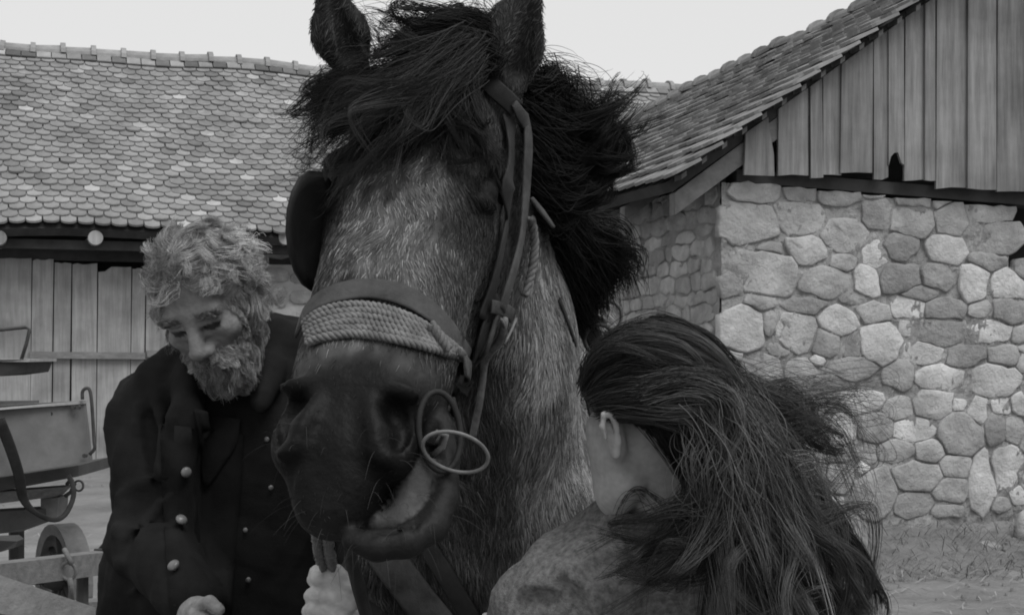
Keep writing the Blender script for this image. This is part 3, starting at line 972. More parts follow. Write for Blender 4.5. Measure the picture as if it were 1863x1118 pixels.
def hair(name, pts, r0, r1, shade, mat, parent, kind=None):
    """pts (N,K,3) strands as hair curves with tapering radius"""
    n, k, _ = pts.shape
    hc = bpy.data.hair_curves.new(name)
    hc.add_curves([k] * n)
    hc.attributes['position'].data.foreach_set('vector', pts.astype(np.float32).ravel())
    ra = hc.attributes.new('radius', 'FLOAT', 'POINT') if 'radius' not in hc.attributes else hc.attributes['radius']
    r0 = np.broadcast_to(np.asarray(r0, float), (n,)); t = np.linspace(0, 1, k)
    rad = r0[:, None] * (1 - t ** 2)[None] + r1 * (t ** 2)[None]
    ra.data.foreach_set('value', rad.astype(np.float32).ravel())
    sh = hc.attributes.new('shade', 'FLOAT', 'POINT')
    s = np.asarray(shade, float)
    if s.ndim == 1: s = np.repeat(s[:, None], k, 1)
    sh.data.foreach_set('value', s.astype(np.float32).ravel())
    hc.materials.append(mat)
    o = link(name, hc, None, parent)
    return o

def strands(guides, n, spread0, spread1, k=14, seed=3, wave=0.0, wl=0.1, clump=0.6, nclump=None, len_lo=.7, shape=1.0):
    """strands that follow a set of neighbouring guide curves (each (m,3)); jitter grows from spread0 to spread1; tips gather into locks"""
    r = np.random.default_rng(seed)
    G = np.stack([spline(g, 40) for g in guides])              # (g,40,3)
    g = len(G)
    nclump = nclump or max(4, n // 25)
    def follow(u):
        i = np.clip(u.astype(int), 0, max(g - 2, 0)); f = (u - i)[:, None, None]
        return G[i] * (1 - f) + G[np.minimum(i + 1, g - 1)] * f
    uc = r.random(nclump) * (g - 1)
    lock = follow(uc)                                          # lock centres
    t = np.linspace(0, 1, 40)
    sp = (spread0 + (spread1 - spread0) * t ** shape)[None, :, None]
    lock = lock + r.normal(size=(nclump, 1, 3)) * sp
    dr = r.normal(size=(nclump, 1, 3)); ph = r.random((nclump, 1)) * 6.28
    lock = lock + wave * np.sin(t[None] / wl + ph)[:, :, None] * dr * t[None, :, None] ** .6
    u = np.clip(uc[r.integers(0, nclump, n)] + r.normal(size=n) * .35, 0, g - 1)
    li = np.argmin(np.abs(u[:, None] - uc[None]) + r.random((n, nclump)) * .5, 1)
    own = follow(u) + r.normal(size=(n, 1, 3)) * sp
    dr = r.normal(size=(n, 1, 3)); ph = r.random((n, 1)) * 6.28
    own = own + wave * .6 * np.sin(t[None] / wl * 1.2 + ph)[:, :, None] * dr * t[None, :, None] ** .6
    c = (clump * np.clip(t * 1.6, 0, 1))[None, :, None] * r.uniform(.82, 1.0, (n, 1, 1))
    th = r.uniform(.0012, .0042, nclump)[li][:, None, None] * (1 - .75 * t[None, :, None])
    S = own * (1 - c) + (lock[li] + r.normal(size=(n, 1, 3)) * th) * c
    ln = r.uniform(len_lo, 1.0, n)
    out = np.empty((n, k, 3))
    for j in range(k):
        x = ln * 39 * j / (k - 1); i = np.minimum(x.astype(int), 38); f = (x - i)[:, None]
        a = np.arange(n)
        out[:, j] = S[a, i] * (1 - f) + S[a, i + 1] * f
    return out, li

def mat_hair(name, mult=1.0, rough=0.45, spec=0.4):
    m, t, b = new_mat(name)
    at = t.nodes.new('ShaderNodeAttribute'); at.attribute_name = 'shade'
    x = t.nodes.new('ShaderNodeMath'); x.operation = 'MULTIPLY'; x.inputs[1].default_value = mult
    t.links.new(at.outputs['Fac'], x.inputs[0]); t.links.new(x.outputs[0], b.inputs['Base Color'])
    b.inputs['Roughness'].default_value = rough; b.inputs['Specular IOR Level'].default_value = spec
    return m
def mat_skin(name, rough=0.6, spec=0.35, bump=0.25, bs=60, dist=0.002):
    m, t, b = new_mat(name); N, L = t.nodes, t.links
    at = N.new('ShaderNodeAttribute'); at.attribute_name = 'shade'
    tc = N.new('ShaderNodeTexCoord'); no = N.new('ShaderNodeTexNoise'); no.inputs['Scale'].default_value = bs; no.inputs['Detail'].default_value = 6
    L.new(tc.outputs['Object'], no.inputs['Vector'])
    mr = N.new('ShaderNodeMapRange'); mr.inputs['From Min'].default_value = .25; mr.inputs['From Max'].default_value = .75; mr.inputs['To Min'].default_value = .85; mr.inputs['To Max'].default_value = 1.15
    L.new(no.outputs[0], mr.inputs[0])
    x = N.new('ShaderNodeMath'); x.operation = 'MULTIPLY'; L.new(at.outputs['Fac'], x.inputs[0]); L.new(mr.outputs[0], x.inputs[1])
    L.new(x.outputs[0], b.inputs['Base Color'])
    bp = N.new('ShaderNodeBump'); bp.inputs['Strength'].default_value = bump; bp.inputs['Distance'].default_value = dist
    L.new(no.outputs[0], bp.inputs['Height']); L.new(bp.outputs[0], b.inputs['Normal'])
    b.inputs['Roughness'].default_value = rough; b.inputs['Specular IOR Level'].default_value = spec
    return m
M['fur'] = mat_hair('horse_coat_hair', 1.0, .55, .2)
M['mane'] = mat_hair('horse_mane_hair', 1.0, .5, .10)
M['hide'] = mat_skin('horse_hide', .55, .14, .7, 90, .003)
# ------------------------------------------------------------------ the horse
POLL = P(782, 92, 1.90)
NOSE = P(606, 822, 1.50)
UW = 1.02                                                 # breadth of the head
hA = unit(NOSE - POLL)
_F = np.array([-math.sin(math.radians(8)), -math.cos(math.radians(8)), 0.05])
hN = unit(_F - np.dot(_F, hA) * hA)
hL = np.cross(hN, hA)
HR = np.stack([hL, hA, hN])                               # rows: lateral, along, out of the face
def Hd(u, v, w): return POLL + u * UW * hL + v * hA + w * hN
def he(u, v, w, ru, rv, rw, rot=0.0, tilt=0.0):
    """ellipsoid in head coordinates; rot turns it about the face normal, tilt about the lateral axis"""
    c, s = math.cos(rot), math.sin(rot)
    R = np.array([[c, s, 0], [-s, c, 0], [0, 0, 1]])
    c2, s2 = math.cos(tilt), math.sin(tilt)
    R = np.array([[1, 0, 0], [0, c2, s2], [0, -s2, c2]]) @ R
    return sd_ell(Hd(u, v, w), (ru * UW, rv, rw), R @ HR)
def hc_(a, b, ra, rb=None): return sd_cap(Hd(*a), Hd(*b), ra, rb)

horse_sdf = S = SDF()
X = np.array([1.0, 0, 0])
# trunk, shoulders, quarters, legs
bx = -0.02
S.u(sd_ell((bx, 3.45, 1.16), (.27, .95, .33)), .05)
S.u(sd_ell((bx, 4.25, 1.22), (.28, .40, .34)), .10)
S.u(sd_ell((bx, 2.85, 1.36), (.11, .35, .18)), .10)
for sg in (-1, 1):
    S.u(sd_ell((bx + sg * .155, 2.72, 1.08), (.11, .24, .34)), .08)
    S.path([(bx + sg * .16, 2.66, .82), (bx + sg * .16, 2.62, .52), (bx + sg * .16, 2.66, .20), (bx + sg * .16, 2.60, .06)], [.085, .062, .045, .058], .03)
    S.u(sd_ell((bx + sg * .16, 4.3, 1.0), (.12, .26, .32)), .06)
    S.path([(bx + sg * .17, 4.3, .85), (bx + sg * .17, 4.25, .66), (bx + sg * .17, 4.48, .52), (bx + sg * .17, 4.42, .2), (bx + sg * .17, 4.36, .06)], [.12, .085, .06, .048, .06], .03)
# neck
S.u(sd_fcap(P(895, 900, 2.38), P(885, 1100, 2.55), .26, .31, X, .66), .06)
S.u(sd_fcap(P(905, 640, 2.20), P(900, 930, 2.36), .185, .24, X, .62), .05)
S.u(sd_fcap(P(870, 330, 2.06), P(906, 660, 2.20), .135, .185, X, .62), .05)
S.u(sd_fcap(P(880, 300, 2.08), (bx, 2.85, 1.42), .13, .20, X, .45), .06)
S.u(sd_cap(P(760, 1010, 2.24), P(770, 1130, 2.30), .11, .16), .07)       # chest muscle
S.u(sd_cap(P(1000, 1000, 2.24), P(1000, 1130, 2.30), .10, .16), .07)
S.u(sd_cap(P(815, 880, 2.06), P(905, 1030, 2.17), .012, .014), .025)      # tendon below the jaw
# skull
S.u(he(0, .085, -.10, .098, .13, .098), .03)
S.u(he(0, .20, -.075, .094, .13, .070), .03)
for sg in (-1, 1):
    S.u(hc_((sg * .030, .10, -.055), (sg * .032, .54, -.050), .052, .042), .03)
    S.u(hc_((sg * .054, .24, -.090), (sg * .046, .50, -.085), .048, .047), .03)
    S.u(he(sg * .082, .195, -.062, .036, .052, .042, sg * .35), .022)             # orbit
    S.u(he(sg * .070, .215, -.185, .042, .125, .105), .035)                       # cheek
    S.u(hc_((sg * .05, .30, -.20), (sg * .032, .50, -.158), .042, .032), .03)      # lower jaw bar
    S.u(hc_((sg * .092, .25, -.085), (sg * .074, .35, -.085), .012, .006), .02)    # facial crest
S.u(hc_((0, .12, -.16), (0, .30, -.17), .085, .07), .03)
# muzzle
S.u(he(-.004, .545, -.075, .064, .075, .060), .03)
S.u(he(-.008, .612, -.072, .056, .052, .054), .03)
for sg in (-1, 1):
    S.u(he(sg * .047 - .006, .592, -.054, .033, .058, .042, sg * -.25), .018)     # nostril wing
    S.u(he(sg * .020 - .012, .655, -.082, .030, .034, .040), .025)
S.u(he(-.012, .684, -.088, .034, .022, .034), .02)                                # upper lip tip
# nostrils: comma-shaped hollows with a raised rim
for sg in (-1, 1):
    o_ = -.006
    S.sub(he(sg * .058 + o_, .582, -.012, .019, .022, .036, sg * -.5), .010)
    S.sub(he(sg * .066 + o_, .606, -.024, .009, .026, .026, sg * .15), .010)
    S.u(he(sg * .036 + o_, .602, -.020, .009, .034, .014, sg * -.30), .010)
    S.u(he(sg * .046 + o_, .636, -.030, .020, .009, .012, sg * .5), .010)
    S.u(he(sg * .056 + o_, .556, -.022, .024, .008, .014, sg * .1), .010)
for i in range(5):                                                                # wrinkles over the lip
    S.sub(sd_cap(Hd(-.05 + .012 * i, .640 + .003 * i, -.036 - .004 * abs(i - 2)), Hd(-.046 + .013 * i, .668, -.052 - .004 * abs(i - 2)), .0016), .006)
# eye
for sg in (-1, 1):
    S.sub(he(sg * .104, .205, -.052, .020, .026, .020, sg * .35), .012)
    S.u(he(sg * .094, .206, -.058, .019, .021, .019), .004)
    S.u(hc_((sg * .108, .180, -.050), (sg * .092, .178, -.034), .009, .010), .010)  # upper lid
    S.u(hc_((sg * .111, .230, -.058), (sg * .097, .236, -.042), .006, .006), .008)
# mouth: gum and lower lip, jaw slid to the near side
S.u(sd_cap(P(786, 790, 1.645), P(760, 930, 1.61), .030, .022), .02)
S.u(sd_cap(P(725, 860, 1.61), P(690, 935, 1.60), .028, .026), .015)                # inside of the mouth
S.u(sd_cap(P(768, 850, 1.578), P(738, 940, 1.562), .017, .017), .014)             # gum
S.u(sd_cap(P(745, 935, 1.560), P(690, 955, 1.555), .013, .010), .012)
S.sub(sd_cap(P(786, 800, 1.570), P(783, 900, 1.555), .006, .006), .006)           # dark line of the mouth
S.sub(sd_cap(P(783, 900, 1.555), P(752, 962, 1.535), .006, .006), .006)
S.sub(sd_cap(P(752, 962, 1.535), P(660, 975, 1.525), .0065, .006), .006)
lip = [P(806, 765, 1.625), P(814, 835, 1.60), P(810, 905, 1.575), P(786, 957, 1.550), P(738, 985, 1.530), P(685, 992, 1.525), P(640, 982, 1.53)]
S.path(lip, [.010, .014, .016, .018, .018, .017, .012], .006)
S.sub(sd_cap(P(781, 905, 1.548), P(752, 964, 1.528), .0035, .0035), .004)
S.sub(sd_cap(P(752, 964, 1.528), P(665, 975, 1.515), .0035, .0035), .004)
# ears
def ear(base, mid, tip, wid, face):
    face = unit(face)
    S.u(sd_fcap(base, mid, wid * .62, wid, face, .55), .03)
    S.u(sd_fcap(mid, tip, wid, .005, face, .55), .015)
    ax = unit(np.asarray(tip) - base)
    f2 = unit(face - np.dot(face, ax) * ax)
    S.sub(sd_cap(np.asarray(base) + ax * .035 + f2 * wid * .55, np.asarray(tip) - ax * .02 + f2 * .016, wid * .52, .006), .006)
earL = (P(646, 140, 1.90), P(620, 62, 1.88), P(580, -85, 1.85))
earR = (P(918, 165, 1.93), P(932, 75, 1.91), P(984, -75, 1.89))
ear(*earL, .036, (0.30, -1, 0.0))
ear(*earR, .047, (0.55, -.75, 0.0))
hV, hQ = sdf_mesh(S, 0.0058)
hNrm = normals(hV, hQ)

def hcoord(p):
    q = p - POLL
    return q @ hL, q @ hA, q @ hN
def ss(x, a, b):
    t = np.clip((x - a) / (b - a), 0, 1); return t * t * (3 - 2 * t)
def horse_shade(p, n):
    u, v, w = hcoord(p)
    head = ss(-w - np.maximum(0, v - .28) * .25, .30, .22) * ss(v, .75, .68) * ss(v, -.16, -.10)
    head = head * (np.abs(u) < .16)
    nz = vnoise(p, .022, 3) ; nb = vnoise(p, .07, 5)
    # coat of the body and neck: roan, lighter towards the right
    px = CX + FPX * p[:, 0] / p[:, 1]
    stk = vnoise(p * np.array([1, 1, .22]), .018, 8); stb = vnoise(p * np.array([1, 1, .35]), .05, 9)
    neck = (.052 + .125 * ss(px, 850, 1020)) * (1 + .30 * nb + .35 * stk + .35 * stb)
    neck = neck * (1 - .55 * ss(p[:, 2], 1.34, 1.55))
    px = CX + FPX * p[:, 0] / p[:, 1]; 
    # face
    front = np.exp(-(u / .072) ** 2) * ss(v, .12, .20) * ss(v, .585, .50) * ss(w, -.11, -.05)
    fs = vnoise(np.stack([u, v * .3, w], 1), .012, 15); face = .016 + .088 * front * np.clip(1 + .45 * nz + .55 * nb + .5 * fs, .1, 2.4)
    side = ss(np.abs(u), .06, .085) * ss(v, .10, .16) * ss(v, .33, .28)
    face = face * (1 - .5 * side)
    muzz = ss(v + .012 * nb + .03 * np.exp(-((u - .01) / .035) ** 2), .515, .565)
    face = face * (1 - muzz) + .0055 * muzz
    rim = np.exp(-((np.abs(u) - .045) / .012) ** 2) * np.exp(-((v - .545) / .05) ** 2) * 0
    eye = np.exp(-(((np.abs(u) - .10) / .042) ** 2 + ((v - .215) / .065) ** 2 + ((w + .055) / .06) ** 2))  # dark fur round the eye, with the hollow's shade painted in
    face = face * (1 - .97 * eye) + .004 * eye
    brow = ss(v, .13, .05)
    face = face * (1 - brow) + .022 * brow
    sh = neck * (1 - head) + face * head
    # shade painted into the throat groove under the cheek, dark poll side
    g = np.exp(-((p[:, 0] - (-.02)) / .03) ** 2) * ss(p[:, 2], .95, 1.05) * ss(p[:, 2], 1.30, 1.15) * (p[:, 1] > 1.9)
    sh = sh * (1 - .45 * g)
    return np.clip(sh, .005, .3)
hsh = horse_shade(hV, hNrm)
# bare skin: gum, lips, ears, nostril, eye
gl_ = spline([P(772, 835, 1.575), P(765, 880, 1.57), P(742, 935, 1.56), P(700, 953, 1.555)], 20)
gum = np.exp(-(np.min([np.linalg.norm(hV - q, axis=1) for q in gl_], 0) / .026) ** 2) * ss(CX + FPX * hV[:, 0] / hV[:, 1] + .75 * (HY - FPX * (hV[:, 2] - CAMZ) / hV[:, 1]), 1375, 1400) * 1.6
gum = ss(gum, .35, .65)
lipd = np.min([np.linalg.norm(hV - q, axis=1) for q in spline(lip, 30)], 0)
lipm = ss(lipd, .024, .019)
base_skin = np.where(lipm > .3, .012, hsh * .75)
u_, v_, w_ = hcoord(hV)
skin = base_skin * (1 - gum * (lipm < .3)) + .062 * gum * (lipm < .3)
earm = np.min([np.linalg.norm(hV - q, axis=1) for e in (earL, earR) for q in spline(e, 12)], 0) < .05
skin = np.where(earm & (hV[:, 2] > 1.62), .016, skin)
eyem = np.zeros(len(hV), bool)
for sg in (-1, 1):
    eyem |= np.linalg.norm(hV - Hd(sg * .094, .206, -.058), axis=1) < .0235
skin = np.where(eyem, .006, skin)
horse = tag(empty('horse', (bx, 3.3, 0)), 'dark roan draught horse with windblown forelock filling the centre of the picture', 'horse')
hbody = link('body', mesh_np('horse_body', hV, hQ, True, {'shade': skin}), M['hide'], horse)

# short coat: more and finer hair where the camera stands near
px_ = CX + FPX * hV[:, 0] / hV[:, 1]; py_ = HY - FPX * (hV[:, 2] - CAMZ) / hV[:, 1]
seen = (px_ > 440) & (px_ < 1260) & (py_ > -60) & (py_ < 1180) & (hV[:, 1] < 2.9) & (hNrm[:, 1] < .35)
bare = (gum > .3) | (lipm > .5) | eyem | ((v_ > .50) & (w_ > -.14) & (np.abs(u_) < .12))
wgt = np.where(seen, 1.0, .04) * np.where((gum > .12) | (lipm > .35), 0.0, np.where(bare, 0.05, 1.0)) * np.where(hV[:, 2] > .9, 1, .5)
p, n, vi = scatter(hV, hQ, hNrm, 170000, wgt, 5)
u, v, w = hcoord(p)
inhead = (w > -.30) & (v < .72) & (v > -.15) & (np.abs(u) < .16) & (p[:, 1] < 2.06)
flow = np.where(inhead[:, None], hA + hL * (np.clip(u, -.1, .1) * 6 * np.exp(-((v - .25) / .16) ** 2))[:, None], np.array([0.10, 0.12, -1.0]))
flow += np.stack([vnoise(p, .05, 11), vnoise(p, .05, 12), vnoise(p, .05, 13)], 1) * .38
flow += rng.normal(size=p.shape) * .16
flow -= (flow * n).sum(1)[:, None] * n
flow /= np.linalg.norm(flow, axis=1)[:, None] + 1e-9
ln = np.where(inhead, .012, .024) * rng.uniform(.6, 1.3, len(p)) * np.where(inhead & (v > .54), .35, 1)
lift = np.where(inhead, .22, .25)[:, None]
t = np.linspace(0, 1, 4)
fp = p[:, None, :] + ln[:, None, None] * (flow[:, None, :] * t[None, :, None] + n[:, None, :] * (lift[:, None, :] * (t - .55 * t ** 2)[None, :, None]))
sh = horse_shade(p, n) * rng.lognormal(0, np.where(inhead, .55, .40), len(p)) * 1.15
grizzle = rng.random(len(p)) < .05
sh = np.where(grizzle & (v < .47), sh * 1.8, sh)
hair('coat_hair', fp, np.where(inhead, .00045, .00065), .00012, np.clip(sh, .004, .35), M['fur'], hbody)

# forelock, mane: locks of long dark hair that follow hand-placed paths
def G(*pts): return [P(*q) for q in pts]
def lock(name, guides, n, s0, s1, seed, r=.0005, sh=(.005, .02), **kw):
    pts, li = strands(guides, n, s0, s1, seed=seed, **kw)
    rr = np.random.default_rng(seed + 100)
    base = rr.uniform(*sh, li.max() + 1)[li] * rr.lognormal(0, .25, len(li))
    return hair(name, pts, r, r * .35, base, M['mane'], hbody)
fd = 1.80
fl = [G((840, 88, 1.86), (750, 130, 1.81), (660, 175, 1.80), (590, 215, 1.81), (545, 250, 1.83)),
      G((845, 98, 1.86), (765, 150, 1.79), (685, 200, 1.77), (620, 240, 1.77), (570, 285, 1.78)),
      G((848, 104, 1.86), (785, 160, 1.78), (720, 210, 1.755), (665, 250, 1.735), (620, 300, 1.72)),
      G((852, 110, 1.86), (810, 165, 1.78), (765, 215, 1.755), (730, 255, 1.735), (705, 305, 1.71))]
lock('forelock', fl, 1500, .010, .018, 21, r=.00042, sh=(.004, .035), clump=.95, wave=.022, wl=.17, len_lo=.35, nclump=44)
lock('forelock', fl, 900, .014, .030, 26, r=.00036, sh=(.005, .040), clump=.96, wave=.026, wl=.17, len_lo=.45, nclump=34)
lock('forelock', fl, 420, .016, .045, 27, r=.00026, sh=(.005, .04), clump=.5, wave=.022, wl=.16, len_lo=.5, nclump=60)
lock('forelock', [G((840, 110, 1.86), (815, 165, 1.79), (820, 220, 1.765), (850, 270, 1.765), (895, 330, 1.77)),
                  G((848, 118, 1.86), (850, 160, 1.81), (870, 210, 1.79), (893, 255, 1.79), (908, 300, 1.80))], 520, .008, .012, 22, r=.00045, sh=(.004, .03), clump=.95, wave=.022, wl=.18, len_lo=.55, nclump=13)
lock('forelock', [G((905, 85, 1.90), (870, 40, 1.88), (810, 25, 1.87), (750, 35, 1.87), (700, 45, 1.87)),
                  G((900, 90, 1.90), (860, 55, 1.88), (800, 48, 1.86), (740, 62, 1.86), (690, 72, 1.86)),
                  G((890, 100, 1.89), (840, 75, 1.87), (780, 75, 1.86), (720, 95, 1.86), (690, 105, 1.86)),
                  G((885, 105, 1.89), (840, 90, 1.86), (780, 105, 1.85), (720, 125, 1.85), (670, 150, 1.85))], 2300, .009, .018, 23, r=.00045, sh=(.004, .028), clump=.95, wave=.030, wl=.15, len_lo=.4, nclump=46)
lock('forelock', [G((880, 90, 1.90), (885, 40, 1.90), (870, 0, 1.90), (880, -30, 1.90)), G((895, 90, 1.92), (905, 40, 1.93), (915, 5, 1.94), (900, -25, 1.95)), G((690, 130, 1.90), (680, 80, 1.92), (655, 30, 1.92), (640, 5, 1.92)), G((860, 60, 1.88), (780, 20, 1.88), (720, 20, 1.88), (660, 60, 1.88))], 240, .010, .020, 24, r=.00035, clump=.75, wave=.02, wl=.2, len_lo=.4, nclump=30)
lock('forelock', [G((700, 150, 1.86), (650, 165, 1.86), (600, 185, 1.88), (570, 205, 1.90), (548, 230, 1.91)), G((640, 150, 1.90), (600, 150, 1.92), (575, 155, 1.93), (565, 180, 1.94), (558, 205, 1.94))], 520, .010, .020, 25, r=.0004, sh=(.004, .03), clump=.92, wave=.03, wl=.14, len_lo=.5, nclump=16)
mane = [G((950, 170, 2.00), (990, 155, 2.03), (1015, 185, 2.06), (1035, 240, 2.08)),
        G((945, 185, 2.00), (1005, 210, 2.02), (1070, 230, 2.06), (1140, 165, 2.10)),
        G((945, 210, 2.00), (1020, 262, 2.02), (1080, 262, 2.05), (1120, 210, 2.08)),
        G((950, 260, 2.00), (1025, 318, 2.02), (1085, 290, 2.05), (1118, 235, 2.08)),
        G((955, 310, 2.00), (1015, 358, 2.02), (1070, 330, 2.05), (1102, 272, 2.08)),
        G((955, 350, 2.02), (1005, 398, 2.04), (1050, 375, 2.06), (1085, 312, 2.08))]
lock('mane', mane, 4600, .015, .018, 31, r=.0006, sh=(.003, .014), clump=.92, wave=.035, wl=.16, len_lo=.5, nclump=90)
lock('mane', [G((945, 180, 2.03), (962, 230, 2.04), (975, 300, 2.06), (985, 390, 2.08)), G((965, 190, 2.04), (1000, 250, 2.08), (1015, 330, 2.10), (1000, 400, 2.12)), G((990, 180, 2.06), (1030, 240, 2.12), (1040, 320, 2.14), (1015, 380, 2.16))], 5200, .022, .02, 32, r=.0008, sh=(.003, .008), clump=.7, wave=.015, wl=.25)
lock('mane', [G((985, 370, 2.10), (1030, 420, 2.14), (1080, 440, 2.20), (1120, 470, 2.24), (1135, 520, 2.26)),
              G((985, 390, 2.10), (1030, 430, 2.14), (1070, 470, 2.20), (1090, 510, 2.24), (1085, 550, 2.26)),
              G((980, 400, 2.10), (1005, 460, 2.14), (1030, 520, 2.20), (1045, 560, 2.24), (1075, 600, 2.26)),
              G((985, 380, 2.10), (1045, 425, 2.16), (1100, 435, 2.22), (1140, 460, 2.26), (1145, 500, 2.28))], 4000, .018, .018, 33, r=.0007, sh=(.003, .010), clump=.7, wave=.02, wl=.2, len_lo=.6)
lock('mane', [G((960, 160, 2.0), (985, 135, 2.02), (1005, 135, 2.04), (1030, 160, 2.05)), G((970, 150, 2.0), (1005, 145, 2.03), (1040, 170, 2.06), (1080, 180, 2.08)), G((1000, 170, 2.05), (1060, 190, 2.08), (1100, 200, 2.1), (1130, 170, 2.12))], 300, .02, .03, 34, r=.0004, clump=.7, wave=.015, wl=.2, len_lo=.5)
wp, wn, _ = scatter(hV, hQ, hNrm, 130, ((v_ > .60) & (w_ > -.16) & (np.abs(u_) < .1)).astype(float) + ((lipd < .02) & (hV[:, 2] < 1.15)), 77)
wt = np.linspace(0, 1, 6)[None, :, None]
hair('whiskers', wp[:, None] + rng.uniform(.015, .04, (130, 1, 1)) * (wn[:, None] * wt + np.array([0, 0, -.6]) * wt ** 2 + rng.normal(size=(130, 1, 3)) * .25 * wt), .00022, .0001, rng.uniform(.01, .06, 130), M['mane'], hbody)
# ------------------------------------------------------------------ bridle and harness, laid on the horse
def trace(S, pxs, near, far, steps=70):
    """walk rays of the photograph until they meet the shape"""
    pxs = np.asarray(pxs, float)
    r = np.stack([(pxs[:, 0] - CX) / FPX, np.ones(len(pxs)), (HY - pxs[:, 1]) / FPX], 1)
    ln = np.linalg.norm(r, axis=1); d = np.full(len(pxs), near)
    for _ in range(steps):
        d = d + np.minimum(S.ev(np.array([0, 0, CAMZ]) + r * d[:, None], .2) * .7 / ln, .06)
        d = np.minimum(d, far)
    p = np.array([0, 0, CAMZ]) + r * d[:, None]
    e = 2e-3; g = np.stack([S.ev(p + np.eye(3)[k] * e, .2) - S.ev(p - np.eye(3)[k] * e, .2) for k in range(3)], 1)
    g /= np.linalg.norm(g, axis=1)[:, None] + 1e-9
    return p, g, d >= far - 1e-4
def lay_path(S, px_pts, n, near=1.2, far=2.6, lift=.004, smooth=3):
    q = spline(px_pts, n)
    p, g, miss = trace(S, q, near, far)
    if miss.any() and not miss.all():
        ok = np.nonzero(~miss)[0]
        for i in np.nonzero(miss)[0]:
            j = ok[np.argmin(np.abs(ok - i))]
            p[i] = P(q[i][0], q[i][1], p[j][1] + .01); g[i] = g[j]
    p = p + g * lift
    for _ in range(smooth):
        p[1:-1] = (p[:-2] + 2 * p[1:-1] + p[2:]) / 4; g[1:-1] = (g[:-2] + 2 * g[1:-1] + g[2:]) / 4
    return p, g
def strap(name, px_pts, width, mat, parent, th=.0022, lift=.004, n=24, pre=None, post=None, taper=None, near=1.2):
    p, g = lay_path(horse_sdf, px_pts, n, near=near, lift=lift)
    if pre is not None: p = np.vstack([pre, p]); g = np.vstack([[g[0]] * len(pre), g])
    if post is not None: p = np.vstack([p, post]); g = np.vstack([g, [g[-1]] * len(post)])
    mb = MB()
    mb.tube(list(p), 1.0 if taper is None else list(np.interp(np.linspace(0, 1, len(p)), *taper)), 10, flat=(width / 2, th), up=g)
    return mb.build(name, mat, parent, True)
def twist_rope(name, pts, r, mat, parent, pitch=.022, n=60, fuzz=True):
    """three strands laid round each other"""
    c = spline(pts, n); mb = MB()
    seg = np.concatenate([[0], np.cumsum(np.linalg.norm(np.diff(c, axis=0), axis=1))])
    t = np.gradient(c, axis=0); t /= np.linalg.norm(t, axis=1)[:, None]
    b = np.cross(t, np.array([.3, .1, .95])); b /= np.linalg.norm(b, axis=1)[:, None]; e = np.cross(t, b)
    for k in range(3):
        a = seg / pitch * 2 * math.pi + k * 2.0944
        mb.tube(list(c + (b * np.cos(a)[:, None] + e * np.sin(a)[:, None]) * r * .55), r * .58, 5)
    return mb.build(name, mat, parent, True)
def ring(name, c, ax, ay, r, mat, parent, n=28):
    mb = MB(); c, ax, ay = map(np.asarray, (c, ax, ay))
    mb.tube([c + ax * math.cos(2 * math.pi * k / n) + ay * math.sin(2 * math.pi * k / n) for k in range(n)], r, 7, closed=True)
    return mb.build(name, mat, parent, True)

bridle = tag(empty('bridle', POLL), "worn leather work bridle with blinkers and rope noseband on the horse's head", 'bridle')
# noseband: over the nose, then round under the jaw
back_l = [Hd(-.088, .47, -.17), Hd(-.096, .445, -.12)]
strap('noseband', [(555, 600), (560, 578), (585, 552), (630, 535), (685, 531), (740, 545), (790, 580), (832, 632), (852, 668)], .029, M['leather_grey'], bridle, lift=.007, n=34)
tops = [(562, 590), (585, 572), (630, 560), (690, 562), (745, 582), (795, 612), (835, 645)]
bots = [(566, 628), (590, 618), (640, 612), (700, 618), (755, 630), (795, 640), (838, 652)]
nb = empty('rope_noseband', POLL); 
for k in range(6):
    f = k / 5
    path = [((1 - f) * a[0] + f * b[0], (1 - f) * a[1] + f * b[1] + 1.5 * math.sin(3 * i + k * 2)) for i, (a, b) in enumerate(zip(tops, bots))]
    p, g = lay_path(horse_sdf, path, 30, lift=.005)
    o = twist_rope('rope_turn', p, .0054, M['rope'], bridle, .020, 90)
bpy.data.objects.remove(nb)
p, g = lay_path(horse_sdf, [(772, 598), (785, 615), (800, 640)], 12, lift=.012)
twist_rope('rope_wrap', p, .006, M['rope'], bridle, .02, 30)
# brow band and crown
strap('browband', [(640, 178), (700, 160), (760, 140), (820, 126), (865, 134), (900, 165), (925, 195)], .026, M['leather'], bridle, lift=.016)
# near cheek straps down to the bit
strap('cheek_strap', [(920, 186), (933, 215), (938, 260), (936, 310), (932, 370), (925, 425), (912, 480), (898, 525), (888, 560)], .021, M['leather_grey'], bridle, lift=.020, n=40, taper=([0, .15, .5, .8, 1], [.5, 1.15, 1.0, 1.1, .9]))
strap('cheek_strap', [(915, 205), (918, 300), (912, 380), (900, 450), (885, 520), (868, 580)], .024, M['leather'], bridle, lift=.010, n=30)
strap('lower_cheek_strap', [(893, 540), (878, 580), (862, 625), (843, 672), (826, 712), (815, 745)], .026, M['leather'], bridle, lift=.010, n=26)
strap('lower_cheek_strap', [(886, 560), (872, 605), (857, 645), (846, 672)], .008, M['leather_grey'], bridle, lift=.018, n=16)
strap('keeper', [(818, 668), (838, 680), (866, 700)], .024, M['leather_grey'], bridle, lift=.020, n=10)
strap('buckle_keeper', [(872, 552), (892, 560), (912, 566)], .018, M['leather_grey'], bridle, lift=.019, n=10)
p, g = lay_path(horse_sdf, [(890, 575), (886, 640), (882, 700), (876, 745), (870, 782)], 20, lift=.022)
mb = MB(); mb.tube(list(p), [.0055] * len(p), 6); mb.build('hanging_thong', M['rope'], bridle, True)
p, g = lay_path(horse_sdf, [(935, 395), (943, 440), (938, 490), (925, 530)], 16, lift=.026)
twist_rope('frayed_thong', p, .006, M['rope'], bridle, .03, 30)
